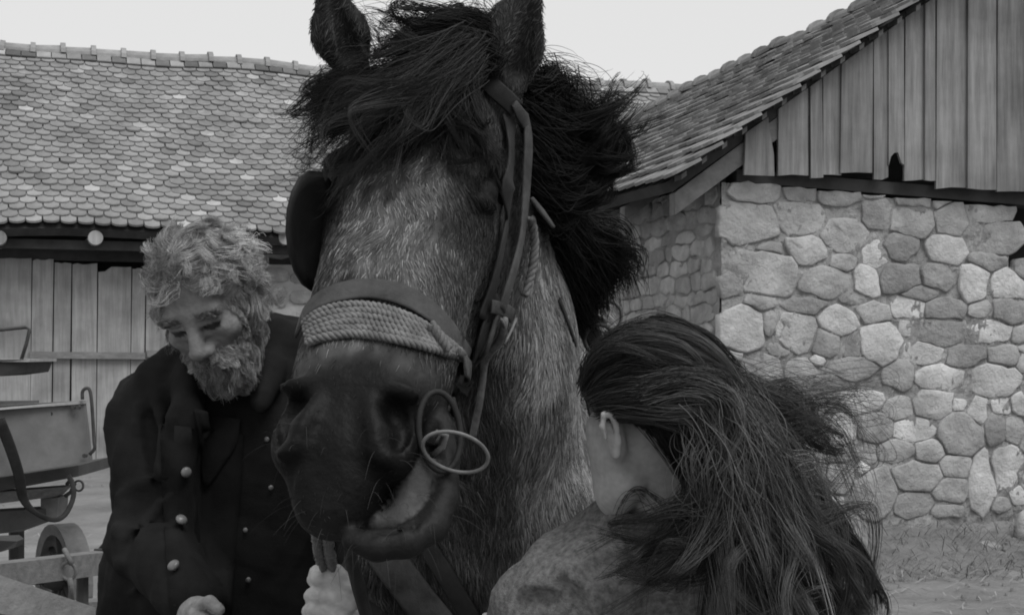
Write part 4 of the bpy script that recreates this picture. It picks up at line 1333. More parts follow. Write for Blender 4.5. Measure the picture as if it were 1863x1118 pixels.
# buckle tongue and small metal loops
q, g = lay_path(horse_sdf, [(880, 575), (892, 595), (900, 615)], 6, lift=.026)
mb = MB(); mb.tube(list(q), .0022, 6); mb.build('buckle_tongue', M['ring_steel'], bridle, True)
q, g = lay_path(horse_sdf, [(905, 570), (897, 590), (886, 610)], 6, lift=.026)
mb = MB(); mb.tube(list(q), .0022, 6); mb.build('buckle_tongue', M['ring_steel'], bridle, True)
mb = MB(); mb.tube([P(968, 362, 1.95), P(985, 384, 1.93), P(1007, 413, 1.91)], [.004, .0048, .003], 6, flat=None); mb.build('strap_end', M['leather_grey'], bridle, True)
# bit: dark cheek ring and the bright loose ring that hangs in it
bc = P(806, 790, 1.585)
ring('bit_cheek', P(800, 784, 1.572), np.array([.022, 0.012, 0.004]), np.array([-.006, .004, .044]), .0036, M['leather'], bridle)
ring('bit_ring', P(829, 822, 1.555), np.array([.0355, .010, -.010]), np.array([.0045, -.012, .0215]), .0023, M['ring_steel'], bridle, 36)
mb = MB(); mb.tube([P(786, 800, 1.565), P(796, 786, 1.55), P(812, 792, 1.55), P(806, 812, 1.55), P(786, 828, 1.565)], .0035, 7); mb.build('bit_link', M['ring_steel'], bridle, True)
mb = MB(); mb.tube([P(795, 800, 1.60), P(740, 800, 1.66), P(640, 800, 1.66), P(570, 790, 1.60)], .007, 8); mb.build('mouthpiece', M['iron'], bridle, True)
# blinkers: cupped leather plates beside the eyes
def blinker(c, up, out, parent):
    n, m = 18, 4
    up = np.asarray(up); out = np.asarray(out); nr = unit(np.cross(up, out))
    V = []; F = []
    for th in (0, .005):
        for j in range(m + 1):
            for i in range(n):
                a = 2 * math.pi * i / n; r = j / m
                e = 1.0
                ca, sa = math.cos(a), math.sin(a)
                V.append(c + up * math.copysign(abs(sa) ** e, sa) * r + out * math.copysign(abs(ca) ** e, ca) * r + nr * (th + .014 * r * r))
    o2 = (m + 1) * n
    for j in range(m):
        for i in range(n):
            k = (i + 1) % n
            F += [(j * n + i, j * n + k, (j + 1) * n + k, (j + 1) * n + i), (o2 + j * n + k, o2 + j * n + i, o2 + (j + 1) * n + i, o2 + (j + 1) * n + k)]
    for i in range(n):
        k = (i + 1) % n; F.append((m * n + i, m * n + k, o2 + m * n + k, o2 + m * n + i))
    return link('blinker', mesh('blinker', V, F, True), M['leather'], parent)
blinker(P(556, 419, 1.80), np.array([.001, -.02, .076]), np.array([-.029, -.050, -.004]), bridle)

# harness: neck strap, rings at the shoulder, breast strap
harness = tag(empty('harness', (bx, 2.5, 1.2)), "dark leather neck harness with iron rings on the horse's shoulder and chest", 'harness')
strap('neck_strap', [(1012, 545), (1036, 610), (1058, 680), (1076, 760), (1096, 850), (1122, 940)], .009, M['leather'], harness, lift=.004, n=26, th=.003, near=1.95)
for path, wd in (([(1018, 540), (1050, 580), (1080, 630)], .022), ([(1030, 500), (1060, 560), (1090, 640)], .03)):
    q = [P(x, y, 2.30) for x, y in path]
    mb = MB(); mb.tube(list(spline(q, 10)), 1.0, 8, flat=(wd / 2, .004), up=np.array([.2, -1, .1])); mb.build('hame_strap', M['leather'], harness, True)
ring('hame_ring', P(1090, 617, 2.26), np.array([.0235, .004, 0]), np.array([0, -.004, .0235]), .0035, M['iron'], harness)
ring('hame_ring', P(1106, 577, 2.30), np.array([.022, .008, -.004]), np.array([.006, -.004, .024]), .0028, M['ring_steel'], harness)
for dy in (0, 8):
    mb = MB(); mb.tube([P(1062, 562 + dy, 2.29), P(1085, 575 + dy, 2.28), P(1104, 586 + dy, 2.28)], .0038, 6); mb.build('chain_link', M['ring_steel'], harness, True)
strap('breast_strap', [(690, 985), (722, 1030), (760, 1080), (800, 1135), (830, 1180)], .058, M['leather_grey'], harness, lift=.010, n=18, th=.004, near=1.9)
strap('breast_strap', [(775, 985), (805, 1030), (835, 1080), (865, 1135), (880, 1180)], .030, M['leather'], harness, lift=.009, n=18, th=.004, near=1.9)
rein_o = MB(); rein_o.tube([P(632, 985, 1.72), P(640, 1020, 1.86), P(652, 1065, 1.92), P(668, 1125, 1.98), P(690, 1200, 2.0)], [.006, .009, .010, .009, .008], 6)
tag(rein_o.build('rein', M['leather'], None, True), 'dark leather rein hanging below the chin beside the fist', 'rein')
rp = empty('lead_rope', P(590, 1000, 1.8))
tag(rp, "twisted double rope running from the horse's mouth into the fist", 'rope')
twist_rope('rope_strand', [P(572, 940, 1.62), P(577, 985, 1.76), P(583, 1020, 1.92), P(594, 1048, 2.0), P(602, 1110, 2.01), P(604, 1180, 2.0)], .0068, M['rope'], rp, .024, 60)
twist_rope('rope_strand', [P(594, 950, 1.62), P(598, 990, 1.76), P(603, 1022, 1.92), P(606, 1048, 2.0), P(610, 1110, 2.01), P(612, 1180, 2.0)], .0075, M['rope'], rp, .024, 60)
# ------------------------------------------------------------------ the man
M['skin'] = mat_skin('weathered_skin', .6, .25, .8, 90, .003)
M['skin_soft'] = mat_skin('young_skin', .55, .25, .1, 120, .0008)
M['grey_hair'] = mat_hair('grey_hair', 1.0, .5, .25)
M['girl_hair'] = mat_hair('long_dark_hair', 1.0, .42, .22)
M['coat'] = mat_noise('black_wool', 0.008, 0.022, 8, 0.95, bump=0.6, bump_scale=260, dist=0.002, spec=0.08)
M['wool'] = mat_noise('grey_wool', 0.11, 0.30, 110, 1.0, detail=3, bump=1.0, bump_scale=330, dist=0.004, spec=0.05)
M['collar_dark'] = mat_noise('dark_velvet', 0.008, 0.016, 30, 0.95, bump=0.4, spec=0.05)
M['trouser'] = mat_noise('dark_trouser', 0.015, 0.03, 20, 0.95, bump=0.4, spec=0.05)
M['button'] = mat_noise('pale_button', 0.09, 0.18, 60, 0.35, bump=0.1, dist=0.001, spec=0.5)

def frame(up, fwd):
    U = unit(up); f = np.asarray(fwd, float); Fw = unit(f - np.dot(f, U) * U)
    Lf = np.cross(U, Fw)                                       # the person's left
    return np.stack([Lf, U, Fw])
def head_sdf(S, c, R, k=1.0, ears=True, male=True):
    """head of about 0.23 m * k; axes: left, up, forward"""
    W = lambda x, y, z: np.asarray(c) + (np.array([x, y, z]) * k) @ R
    e = lambda p, r, kk: S.u(sd_ell(W(*p), np.array(r) * k, R), kk * k)
    e((0, .035, -.012), (.076, .088, .097) if male else (.070, .080, .090), .02)
    e((0, -.040, .030), (.060, .078, .060), .03)
    e((0, -.092, .052), (.034, .026, .030), .025)
    S.u(sd_cap(W(-.040, .020, .076), W(.040, .020, .076), .014 * k), .018)
    for s in (-1, 1):
        S.u(sd_cap(W(s * .060, -.06, .0), W(s * .025, -.10, .05), .018 * k, .016 * k), .025)     # jaw line
        S.u(sd_ell(W(s * .044, -.026, .058), np.array((.024, .020, .022)) * k, R), .02)
        S.sub(sd_ell(W(s * .031, -.004, .098), np.array((.019, .013, .020)) * k, R), .012)
    for s in (-1, 1):
        S.u(sd_ell(W(s * .031, -.005, .077), np.array((.0135, .0115, .0125)) * k, R), .004)
        S.u(sd_cap(W(s * .018, .004, .089), W(s * .046, .002, .080), .0045 * k), .005)           # lid
        S.u(sd_cap(W(s * .018, -.016, .086), W(s * .045, -.017, .078), .0045 * k), .008)         # bag
    S.u(sd_cap(W(0, .012, .086), W(0, -.036, .112), .009 * k, .0145 * k), .012)
    for s in (-1, 1): S.u(sd_ell(W(s * .014, -.042, .100), np.array((.011, .010, .012)) * k, R), .008)
    S.u(sd_cap(W(-.022, -.068, .083), W(.022, -.068, .083), .008 * k), .008)
    S.u(sd_cap(W(-.018, -.080, .082), W(.018, -.080, .082), .008 * k), .008)
    S.sub(sd_cap(W(-.022, -.074, .096), W(.022, -.074, .096), .004 * k), .004)
    if ears:
        for s in (-1, 1):
            S.u(sd_ell(W(s * .080, -.010, -.008), np.array((.009, .034, .021)) * k, R), .008)
            S.sub(sd_ell(W(s * .090, -.006, -.004), np.array((.008, .020, .011)) * k, R), .005)
    return W
def finger(S, pts, r0, r1, k=.004):
    S.path(pts, list(np.linspace(r0, r1, len(pts))), k)

mR = frame((-.30, -.47, .78), (-.10, -.80, -.55))
mC = P(380, 548, 2.45)
S = man_sdf = SDF()
Wm = head_sdf(S, mC, mR, 1.0)
neck_b = P(450, 690, 2.62)
S.u(sd_cap(Wm(0, -.05, -.03), neck_b, .058, .068), .03)
sl_, sr_ = P(284, 765, 2.58), P(585, 700, 2.62)               # shoulders (picture left / right)
hipc = P(415, 1270, 2.72)
S.u(sd_fcap(neck_b + np.array([0, .02, -.12]), hipc, .20, .19, np.array([0, 1, 0]), .62), .05)
S.u(sd_cap(sl_, sr_, .06), .05)
el_l, wr_l = P(266, 985, 2.46), P(345, 1085, 2.27)
el_r, wr_r = P(705, 1215, 2.26), P(632, 1145, 2.08)
S.path([sl_, el_l, wr_l], [.055, .045, .028], .02)
S.path([sr_, P(690, 980, 2.5), el_r, wr_r], [.055, .05, .045, .027], .02)
for sx in (-1, 1):
    hp = np.array([hipc[0] + sx * .10, hipc[1], hipc[2]])
    S.path([hp, np.array([hp[0], hp[1] + .02, .46]), np.array([hp[0], hp[1] + .05, .06])], [.10, .065, .045], .03)
    S.u(sd_ell((hp[0], hp[1] - .02, .04), (.045, .13, .04)), .02)
# fist that holds the ropes: knuckles to the picture's left, back of the hand towards us
fc = P(612, 1085, 1.99)
k_ = fc[1] / FPX
def FP(px, py, dd=0.0): return P(px, py, 1.99 + dd)
S.path([wr_r, FP(628, 1110, .03), FP(610, 1080, .0)], [.026, .030, .026], .02)
S.u(sd_ell(FP(610, 1088, .004), (.028, .024, .036)), .012)
for i, (y0, x0) in enumerate(((1052, 580), (1081, 574), (1109, 570), (1136, 568))):
    finger(S, [FP(622, y0 + 12, -.012), FP(x0, y0, -.020), FP(x0 - 8, y0 + 2, .004), FP(x0 + 10, y0 + 4, .034), FP(x0 + 34, y0 + 6, .034)], .0112, .0095, .0028)
finger(S, [FP(640, 1095, -.014), FP(634, 1062, -.026), FP(612, 1040, -.020), FP(588, 1034, -.006), FP(574, 1040, .008)], .0125, .0098, .003)   # thumb over the top
S.u(sd_ell(FP(572, 1041, -.001), (.006, .004, .007)), .002)                   # thumb nail
# the other hand, lower left, half hidden in its cuff
def HP(px, py, dd=0.0): return P(px, py, 2.20 + dd)
S.u(sd_ell(HP(362, 1128, .02), (.028, .026, .030)), .012)
S.path([wr_l, HP(358, 1115, .02)], [.026, .028], .02)
for i in range(4):
    x0 = 350 + i * 20; y0 = 1116 + i * 5
    finger(S, [HP(x0 - 4, y0 + 8, .01), HP(x0 + 4, y0 + 2, -.026), HP(x0 + 12, y0 + 26, -.034), HP(x0 + 18, y0 + 44, -.012)], .0104, .0088, .0025)
finger(S, [HP(346, 1116, .0), HP(362, 1100, -.020), HP(382, 1094, -.034), HP(398, 1108, -.038)], .0115, .0098, .003)
mV, mQ = sdf_mesh(S, .0042)
mN = normals(mV, mQ)
q = (mV - mC) @ mR.T
sh = np.full(len(mV), .215) * (1 + .12 * vnoise(mV, .02, 4) + .1 * vnoise(mV, .006, 6))
face = (q[:, 2] > .03) & (np.linalg.norm(q, axis=1) < .2)
sh = np.where(np.linalg.norm(q, axis=1) < .2, sh * .80, sh)
for s_ in (-1, 1):
    de = np.linalg.norm((q - np.array([s_ * .031, -.004, .085])) / np.array([.016, .0065, .03]), axis=1)
    sh = np.where(de < 1, .03, sh)
sh = np.where((np.abs(q[:, 1] + .074) < .005) & (np.abs(q[:, 0]) < .026) & (q[:, 2] > .07), .06, sh)
hand_d = np.linalg.norm(mV - FP(628, 1052, -.03), axis=1)
sh = sh * np.where(mV[:, 1] < 2.15, 1.9, 1.0) * (1 - .55 * np.exp(-(hand_d / .011) ** 2))   # a dark graze on the knuckle
man = tag(empty('person', (hipc[0], hipc[1], 0)), 'grey-bearded person in a black double-breasted coat bowing the head, one fist gripping ropes', 'person')
mbody = link('body', mesh_np('person_body', mV, mQ, True, {'shade': sh}), M['skin'], man)
# coat
Y = np.array([0, 1.0, 0])
S = coat = SDF()
S.u(sd_fcap(neck_b + np.array([0, .03, -.14]), P(415, 1120, 2.70), .225, .235, Y, .66), .05)
S.u(sd_fcap(P(415, 1120, 2.70), P(415, 1420, 2.74), .235, .26, Y, .66), .05)
S.path([P(395, 700, 2.62), P(325, 715, 2.58), sl_], [.072, .075, .072], .05)
S.path([P(480, 670, 2.62), P(540, 665, 2.63), sr_], [.080, .080, .075], .05)
S.path([sl_ + np.array([0, 0, .0]), el_l, P(352, 1090, 2.26)], [.080, .064, .050], .035)
S.path([sr_, P(690, 980, 2.5), el_r, P(655, 1150, 2.10)], [.078, .066, .060, .045], .03)
# collar standing up round the neck and the broad lapels
S.u(sd_cap(P(482, 585, 2.66), P(535, 650, 2.60), .024, .035), .02)
S.u(sd_cap(P(505, 605, 2.60), P(470, 720, 2.47), .028, .03), .02)
S.u(sd_cap(P(345, 650, 2.52), P(335, 760, 2.44), .03, .026), .02)
S.u(sd_cap(P(335, 760, 2.44), P(312, 940, 2.46), .028, .03), .03)
S.u(sd_cap(P(312, 940, 2.46), P(325, 1110, 2.50), .03, .03), .03)
# folds
for a, b, r in (((214, 900), (300, 860), .014), ((208, 965), (310, 900), .016), ((215, 1030), (320, 960), .015), ((240, 1075), (330, 1010), .013), ((250, 740), (265, 850), .016), ((285, 720), (300, 860), .014)):
    pa, ga, _ = trace(coat, [a, b], 1.9, 3.0)
    S.u(sd_cap(pa[0], pa[1], r * .6, r * .4), .02)
for a, b, r in (((225, 935), (315, 880), .010), ((222, 1000), (315, 930), .010), ((272, 760), (285, 880), .010)):
    pa, ga, _ = trace(coat, [a, b], 1.9, 3.0)
    S.sub(sd_cap(pa[0], pa[1], r, r * .6), .015)
# opening at the neck so the throat shows; hollow under the beard
S.sub(sd_cap(P(415, 660, 2.45), P(425, 735, 2.42), .055, .045), .02)
def cloth_noise(p, d):
    w = np.abs(d) < .05
    if w.any(): d = d.copy(); d[w] += .007 * vnoise(p[w] * np.array([1, 1, .6]), .07, 41) + .003 * vnoise(p[w], .025, 42)
    return d
S.mod(cloth_noise)
cV, cQ = sdf_mesh(S, .0065)
coat_o = link('coat', mesh_np('coat', cV, cQ), M['coat'], man)
def front_flap(px_pts, th, name):
    """overlapping front panel: a sheet laid on the coat"""
    L_ = spline(px_pts[0], 14); R_ = spline(px_pts[1], 14); n = 14; m = 6
    grid = np.array([[L_[i] * (1 - j / m) + R_[i] * j / m for j in range(m + 1)] for i in range(n)]).reshape(-1, 2)
    p, g, miss = trace(coat, grid, 1.9, 3.0)
    p = p + g * th; V = np.concatenate([p, p - g * (th + .004)]); F = []
    for i in range(n - 1):
        for j in range(m):
            a = i * (m + 1) + j; F.append((a, a + 1, a + m + 2, a + m + 1)); b = a + len(p); F.append((b + 1, b, b + m + 1, b + m + 2))
    k = m + 1
    for i in range(n - 1):
        for a, b in ((i * k, (i + 1) * k), ((i + 1) * k + m, i * k + m)): F.append((a, b, b + len(p), a + len(p)))
    for j in range(m):
        F.append((j + 1, j, j + len(p), j + 1 + len(p))); a = (n - 1) * k + j; F.append((a, a + 1, a + 1 + len(p), a + len(p)))
    me = mesh(name, V, F, True)
    return link(name, me, M['coat'], coat_o)
front_flap(([(297, 770), (296, 900), (305, 1020), (318, 1140)], [(442, 790), (438, 880), (430, 980), (420, 1140)]), .006, 'front_panel')
front_flap(([(352, 745), (362, 800), (372, 880)], [(438, 765), (430, 810), (380, 885)]), .012, 'lapel')
for (x, y, r, m_) in ((335, 857, .0095, 'button'), (325, 953, .0105, 'button'), (323, 1036, .0105, 'button'), (487, 798, .0048, 'button'), (492, 885, .0048, 'button'), (447, 963, .0045, 'button'), (452, 1052, .005, 'button')):  # the small pale ones are painted glints of dark buttons
    p, g, _ = trace(coat, [(x, y)], 1.9, 3.0); p, g = p[0], g[0]
    a = unit(np.cross(g, [0, 0, 1])); b = np.cross(g, a)
    mb = MB(); c = p + g * (.013 if r > .008 else .006)
    V = []; F = []; n = 14
    for (rr, hh) in ((.7, -.5), (1, -.1), (.95, .15), (.6, .42)):
        V += [c + (a * math.cos(2 * math.pi * i / n) + b * math.sin(2 * math.pi * i / n)) * r * rr + g * r * hh for i in range(n)]
    V.append(c + g * r * .5)
    for j in range(3): F += [(j * n + i, j * n + (i + 1) % n, (j + 1) * n + (i + 1) % n, (j + 1) * n + i) for i in range(n)]
    F += [(3 * n + i, 3 * n + (i + 1) % n, 4 * n) for i in range(n)]
    mb.add(V, F); mb.build('button', M['button'], coat_o, True)
# trousers
S = SDF()
for sx in (-1, 1):
    hp = np.array([hipc[0] + sx * .10, hipc[1], hipc[2]])
    S.path([hp, np.array([hp[0], hp[1] + .02, .46]), np.array([hp[0], hp[1] + .05, .10])], [.125, .09, .075], .03)
tV, tQ = sdf_mesh(S, .012)
link('trousers', mesh_np('trousers', tV, tQ), M['trouser'], man)
# hair and beard
def grow(name, V, Q, N, wgt, n, flow, ln, curl, seed, sh, r=.0004, parent=None, k=9, lift=.5, mat='grey_hair', clumps=200, clump=.6):
    p, nn, vi = scatter(V, Q, N, n, wgt, seed)
    rr = np.random.default_rng(seed)
    f = flow(p, nn) + rr.normal(size=p.shape) * .22
    f -= (f * nn).sum(1)[:, None] * nn * .9
    f /= np.linalg.norm(f, axis=1)[:, None] + 1e-9
    L = ln(p) * rr.uniform(.6, 1.2, n)
    t = np.linspace(0, 1, k)[None, :, None]
    S_ = p[:, None] + L[:, None, None] * (f[:, None] * t + nn[:, None] * lift * (t - .35 * t ** 2))
    # locks: pull towards a shared curl
    ci = rr.integers(0, n, clumps); li = np.array([ci[np.argmin(((p[ci] - x) ** 2).sum(1))] for x in p])
    c = clump * t ** .8
    S_ = S_ * (1 - c) + (S_[li] + (p - p[li])[:, None] * .45 * (1 - t)) * c
    ph = (li * 1.7 % 6.28)[:, None, None]; d1 = np.cross(f, nn)[:, None]
    S_ = S_ + curl * t * (d1 * np.sin(t * 7 + ph) + nn[:, None] * np.cos(t * 6 + ph) * .6)
    lt = np.random.default_rng(9).uniform(.45, 1.5, n)
    return hair(name, S_, r, r * .5, np.clip(np.random.default_rng(seed + 5).uniform(*sh, n) * lt[li], .01, .8), M[mat], parent)
hd = np.linalg.norm(q, axis=1) < .19
scalp = hd & (((q[:, 1] > .060 - .02 * (q[:, 2] > .05)) & (q[:, 2] < .088)) | ((q[:, 2] < .02) & (q[:, 1] > -.035)) ) & ~((q[:, 2] > .062) & (q[:, 1] < .075) & (np.abs(q[:, 0]) < .05))
def scalp_flow(p, n):
    x = (p - mC) @ mR.T
    d = np.stack([np.sign(x[:, 0]) * .5 + .25, -.5 + 0 * x[:, 0], -.25 + 0 * x[:, 0]], 1)
    d += np.stack([vnoise(p, .03, 51), vnoise(p, .03, 52), vnoise(p, .03, 53)], 1) * .9
    return d @ mR
grow('hair', mV, mQ, mN, scalp.astype(float), 12000, scalp_flow, lambda p: np.full(len(p), .046), .012, 61, (.12, .42), .00026, mbody, lift=.5, clumps=260, clump=.68)
wisp = scalp & (q[:, 0] > .03) & (q[:, 1] > .0)
grow('hair', mV, mQ, mN, wisp.astype(float), 420, lambda p, n: np.tile(np.array([.6, .2, .5]), (len(p), 1)), lambda p: np.full(len(p), .055), .014, 62, (.4, .75), .0003, mbody, lift=.4, clumps=30, clump=.7)
beard = hd & (q[:, 2] > -.012) & (q[:, 1] < -.045) & (q[:, 1] > -.135) & ~((np.abs(q[:, 1] + .073) < .009) & (np.abs(q[:, 0]) < .024)) & ~((q[:, 1] > -.06) & (np.abs(q[:, 0]) < .012)) & ~((q[:, 1] > -.058) & (np.abs(q[:, 0]) < .047) & (np.abs(q[:, 0]) > .03))
beard |= hd & (np.abs(q[:, 0]) > .052) & (q[:, 1] < .02) & (q[:, 1] > -.09) & (q[:, 2] > -.01) & (q[:, 2] < .055)
def beard_flow(p, n):
    x = (p - mC) @ mR.T
    return np.stack([x[:, 0] * 4, -1 + 0 * x[:, 0], .25 + 0 * x[:, 0]], 1) @ mR
grow('beard', mV, mQ, mN, beard.astype(float), 9000, beard_flow, lambda p: .018 + .022 * ss(-((p - mC) @ mR.T)[:, 1], .06, .11), .005, 63, (.10, .40), .00026, mbody, lift=.55, clumps=320, clump=.55)
stache = hd & (q[:, 1] < -.052) & (q[:, 1] > -.068) & (q[:, 2] > .06) & (np.abs(q[:, 0]) < .042)
grow('moustache', mV, mQ, mN, stache.astype(float), 1300, lambda p, n: np.stack([np.sign(((p - mC) @ mR.T)[:, 0]) * 1.0, -.75 + 0 * p[:, 0], .25 + 0 * p[:, 0]], 1) @ mR, lambda p: np.full(len(p), .026), .003, 64, (.14, .42), .00038, mbody, lift=.5, clumps=60, clump=.5)
brow = hd & (q[:, 1] > .012) & (q[:, 1] < .026) & (q[:, 2] > .06) & (np.abs(q[:, 0]) > .014) & (np.abs(q[:, 0]) < .05)
grow('eyebrows', mV, mQ, mN, brow.astype(float), 420, lambda p, n: np.stack([np.sign(((p - mC) @ mR.T)[:, 0]), .1 + 0 * p[:, 0], .3 + 0 * p[:, 0]], 1) @ mR, lambda p: np.full(len(p), .014), .002, 65, (.06, .25), .0003, mbody, lift=.5, clumps=40)

# ------------------------------------------------------------------ the girl leaning on the horse's neck
gR = frame((.10, -.30, .95), (-.72, .66, -.10))
gC = P(1215, 738, 1.93)
S = SDF()
Wg = head_sdf(S, gC, gR, .95, ears=False, male=False)
nb_ = P(1235, 935, 2.02)
S.u(sd_cap(Wg(0, -.045, -.030), nb_, .046, .056), .03)
# near ear, shaped as a rim with a hollow
S.u(sd_cap(P(1160, 790, 1.925), P(1215, 935, 1.97), .044, .050), .03)
ED = -.012
S.u(sd_cap(P(1114, 770, 1.868), P(1122, 815, 1.872), .014), .012)
S.path([P(1103, 800, 1.85 + ED), P(1095, 775, 1.843 + ED), P(1098, 753, 1.842 + ED), P(1110, 751, 1.843 + ED), P(1121, 772, 1.848 + ED), P(1125, 800, 1.853 + ED), P(1121, 828, 1.86 + ED)], [.003, .004, .0045, .0045, .0045, .005, .0065], .003)
S.path([P(1109, 770, 1.85), P(1114, 795, 1.853), P(1116, 822, 1.857)], [.0055, .007, .006], .006)
# cheek and jaw line coming down towards the chin
S.path([P(1116, 838, 1.895), P(1138, 885, 1.90), P(1120, 915, 1.93)], [.020, .019, .020], .02)
S.u(sd_cap(P(1100, 780, 1.915), P(1112, 885, 1.925), .026, .024), .025)
# body under the coat
gs = P(1200, 1010, 2.02); gs2 = P(1500, 1010, 2.12); gh = np.array([.34, 2.18, .80])
S.u(sd_fcap(nb_ + np.array([.03, .03, -.1]), gh, .15, .15, Y, .65), .04)
S.u(sd_cap(gs, gs2, .045), .04)
S.path([gs, P(985, 1110, 1.98), P(935, 1150, 2.05)], [.045, .038, .03], .02)
S.u(sd_ell(P(910, 1165, 2.06), (.035, .02, .03)), .015)
for i in range(4): finger(S, [P(905, 1150 + i * 12, 2.06), P(878, 1145 + i * 14, 2.055), P(852, 1150 + i * 15, 2.07)], .009, .007, .004)
finger(S, [P(915, 1150, 2.04), P(900, 1128, 2.04), P(885, 1122, 2.05)], .0095, .008, .004)
S.path([gs2, P(1560, 1250, 2.15), P(1480, 1330, 2.0)], [.045, .038, .03], .02)
S.u(sd_ell(P(1465, 1345, 1.98), (.03, .02, .035)), .012)
for i in range(4): finger(S, [P(1468 - i * 12, 1350, 1.98), P(1462 - i * 14, 1395, 1.98), P(1458 - i * 13, 1425, 2.0)], .0088, .007, .004)
finger(S, [P(1450, 1340, 1.97), P(1425, 1360, 1.96), P(1415, 1385, 1.97)], .0095, .008, .004)
for sx in (-1, 1):
    hp = gh + np.array([sx * .08, 0, 0])
    S.path([hp, np.array([hp[0], hp[1], .44]), np.array([hp[0], hp[1] + .03, .06])], [.085, .055, .04], .03)
    S.u(sd_ell((hp[0], hp[1] - .04, .035), (.04, .11, .035)), .02)
gV, gQ = sdf_mesh(S, .0042); gN = normals(gV, gQ)
gq = (gV - gC) @ gR.T
sh = np.full(len(gV), .40) * (1 + .06 * vnoise(gV, .03, 4))
cap = (np.linalg.norm(gq, axis=1) < .15) & ((gV[:, 2] > P(1100, 745, 1.86)[2] - .55 * (gV[:, 0] - P(1100, 745, 1.86)[0])))
sh = np.where(cap, .014, sh)
girl = tag(empty('person', (gh[0], gh[1], 0)), "long-haired person in a grey wool coat pressing the face against the horse's neck", 'person')
gbody = link('body', mesh_np('person_body', gV, gQ, True, {'shade': sh}), M['skin_soft'], girl)
# coat: torso, the near sleeve reaching towards the horse's chest, folds
S = gcoat = SDF()
S.u(sd_fcap(nb_ + np.array([.035, .03, -.12]), gh + np.array([0, 0, .1]), .185, .185, Y, .68), .05)
S.u(sd_fcap(gh + np.array([0, 0, .1]), gh + np.array([0, 0, -.25]), .185, .22, Y, .68), .05)
S.path([P(1250, 965, 2.02), P(1180, 1000, 1.99), P(1060, 1060, 1.95), P(980, 1105, 1.97), P(945, 1150, 2.03)], [.070, .078, .068, .056, .05], .04)
S.path([P(1200, 960, 2.0), P(1130, 985, 1.98), P(1050, 1020, 1.98)], [.045, .05, .04], .04)
S.path([P(1330, 985, 2.06), gs2, P(1560, 1250, 2.15), P(1490, 1320, 2.02)], [.07, .07, .06, .045], .04)
# long turned-back collar edge and sleeve folds
for a, b, r in (((975, 1062), (1035, 1040), .014), ((1035, 1045), (1085, 1118), .010), ((1120, 945), (1215, 925), .012), ((1130, 1000), (1260, 985), .012)):
    pa, ga, _ = trace(gcoat, [a, b], 1.5, 2.6)
    S.u(sd_cap(pa[0] - ga[0] * r * .3, pa[1] - ga[1] * r * .3, r, r * .8), .012)
for a, b, r in (((1025, 1062), (1075, 1125), .007), ((1060, 1035), (1190, 1012), .010), ((950, 1100), (985, 1085), .012), ((985, 1085), (1010, 1092), .008)):
    pa, ga, _ = trace(gcoat, [a, b], 1.5, 2.6)
    S.sub(sd_cap(pa[0], pa[1], r, r * .8), .014)
S.sub(sd_cap(P(1150, 900, 1.95), P(1195, 930, 2.0), .035, .045), .012)
S.mod(cloth_noise)
V, Q = sdf_mesh(S, .006)
gcoat_o = link('coat', mesh_np('wool_coat', V, Q), M['wool'], girl)
S = SDF()
S.path([P(1135, 925, 1.955), P(1180, 905, 1.945), P(1225, 880, 1.96), P(1265, 862, 2.0)], [.012, .022, .026, .024], .012)
S.path([P(1225, 905, 1.97), P(1290, 905, 2.02)], [.03, .035], .015)
V, Q = sdf_mesh(S, .005)
link('collar', mesh_np('collar', V, Q), M['collar_dark'], girl)
def glock(guides, n, s0, s1, seed, r=.00042, sh=(.010, .04), **kw):
    pts, li = strands(guides, n, s0, s1, seed=seed, k=18, **kw)
    rr = np.random.default_rng(seed + 100)
    base = rr.uniform(*sh, li.max() + 1)[li] * rr.lognormal(0, .22, len(li))
    return hair('hair', pts, r, r * .4, base, M['girl_hair'], gbody)
# over the skull from the brow to the crown and back
glock([G((1074, 700, 1.93), (1085, 655, 1.90), (1125, 625, 1.86), (1200, 640, 1.82), (1280, 690, 1.82), (1335, 760, 1.86)),
       G((1082, 720, 1.90), (1110, 690, 1.86), (1170, 670, 1.82), (1245, 690, 1.80), (1310, 740, 1.82), (1345, 800, 1.85)),
       G((1090, 735, 1.87), (1130, 720, 1.83), (1190, 715, 1.80), (1255, 725, 1.79), (1310, 770, 1.81), (1345, 830, 1.84)),
       G((1105, 748, 1.855), (1150, 748, 1.82), (1200, 755, 1.79), (1255, 765, 1.79), (1300, 800, 1.81), (1330, 860, 1.84))], 5600, .006, .014, 71, clump=.92, wave=.014, wl=.2, len_lo=.7, nclump=80, sh=(.004, .07))
glock([G((1080, 690, 1.98), (1110, 635, 1.95), (1180, 606, 1.92), (1250, 620, 1.90), (1315, 680, 1.90), (1370, 760, 1.92)),
       G((1095, 690, 2.02), (1150, 624, 1.99), (1220, 606, 1.97), (1285, 640, 1.95), (1345, 710, 1.95), (1390, 790, 1.96)),
       G((1078, 700, 1.94), (1095, 650, 1.91), (1155, 618, 1.88), (1235, 640, 1.85), (1305, 700, 1.85), (1365, 780, 1.88))], 4200, .009, .015, 72, clump=.92, wave=.016, wl=.2, len_lo=.7, nclump=60, sh=(.004, .075))
glock([G((1250, 760, 1.81), (1268, 820, 1.80), (1275, 880, 1.82), (1290, 930, 1.86)), G((1225, 770, 1.82), (1245, 830, 1.83), (1262, 880, 1.86), (1275, 920, 1.9)), G((1190, 770, 1.84), (1225, 825, 1.86), (1245, 865, 1.9), (1258, 895, 1.93))], 1500, .007, .009, 73, clump=.8, sh=(.004, .02))
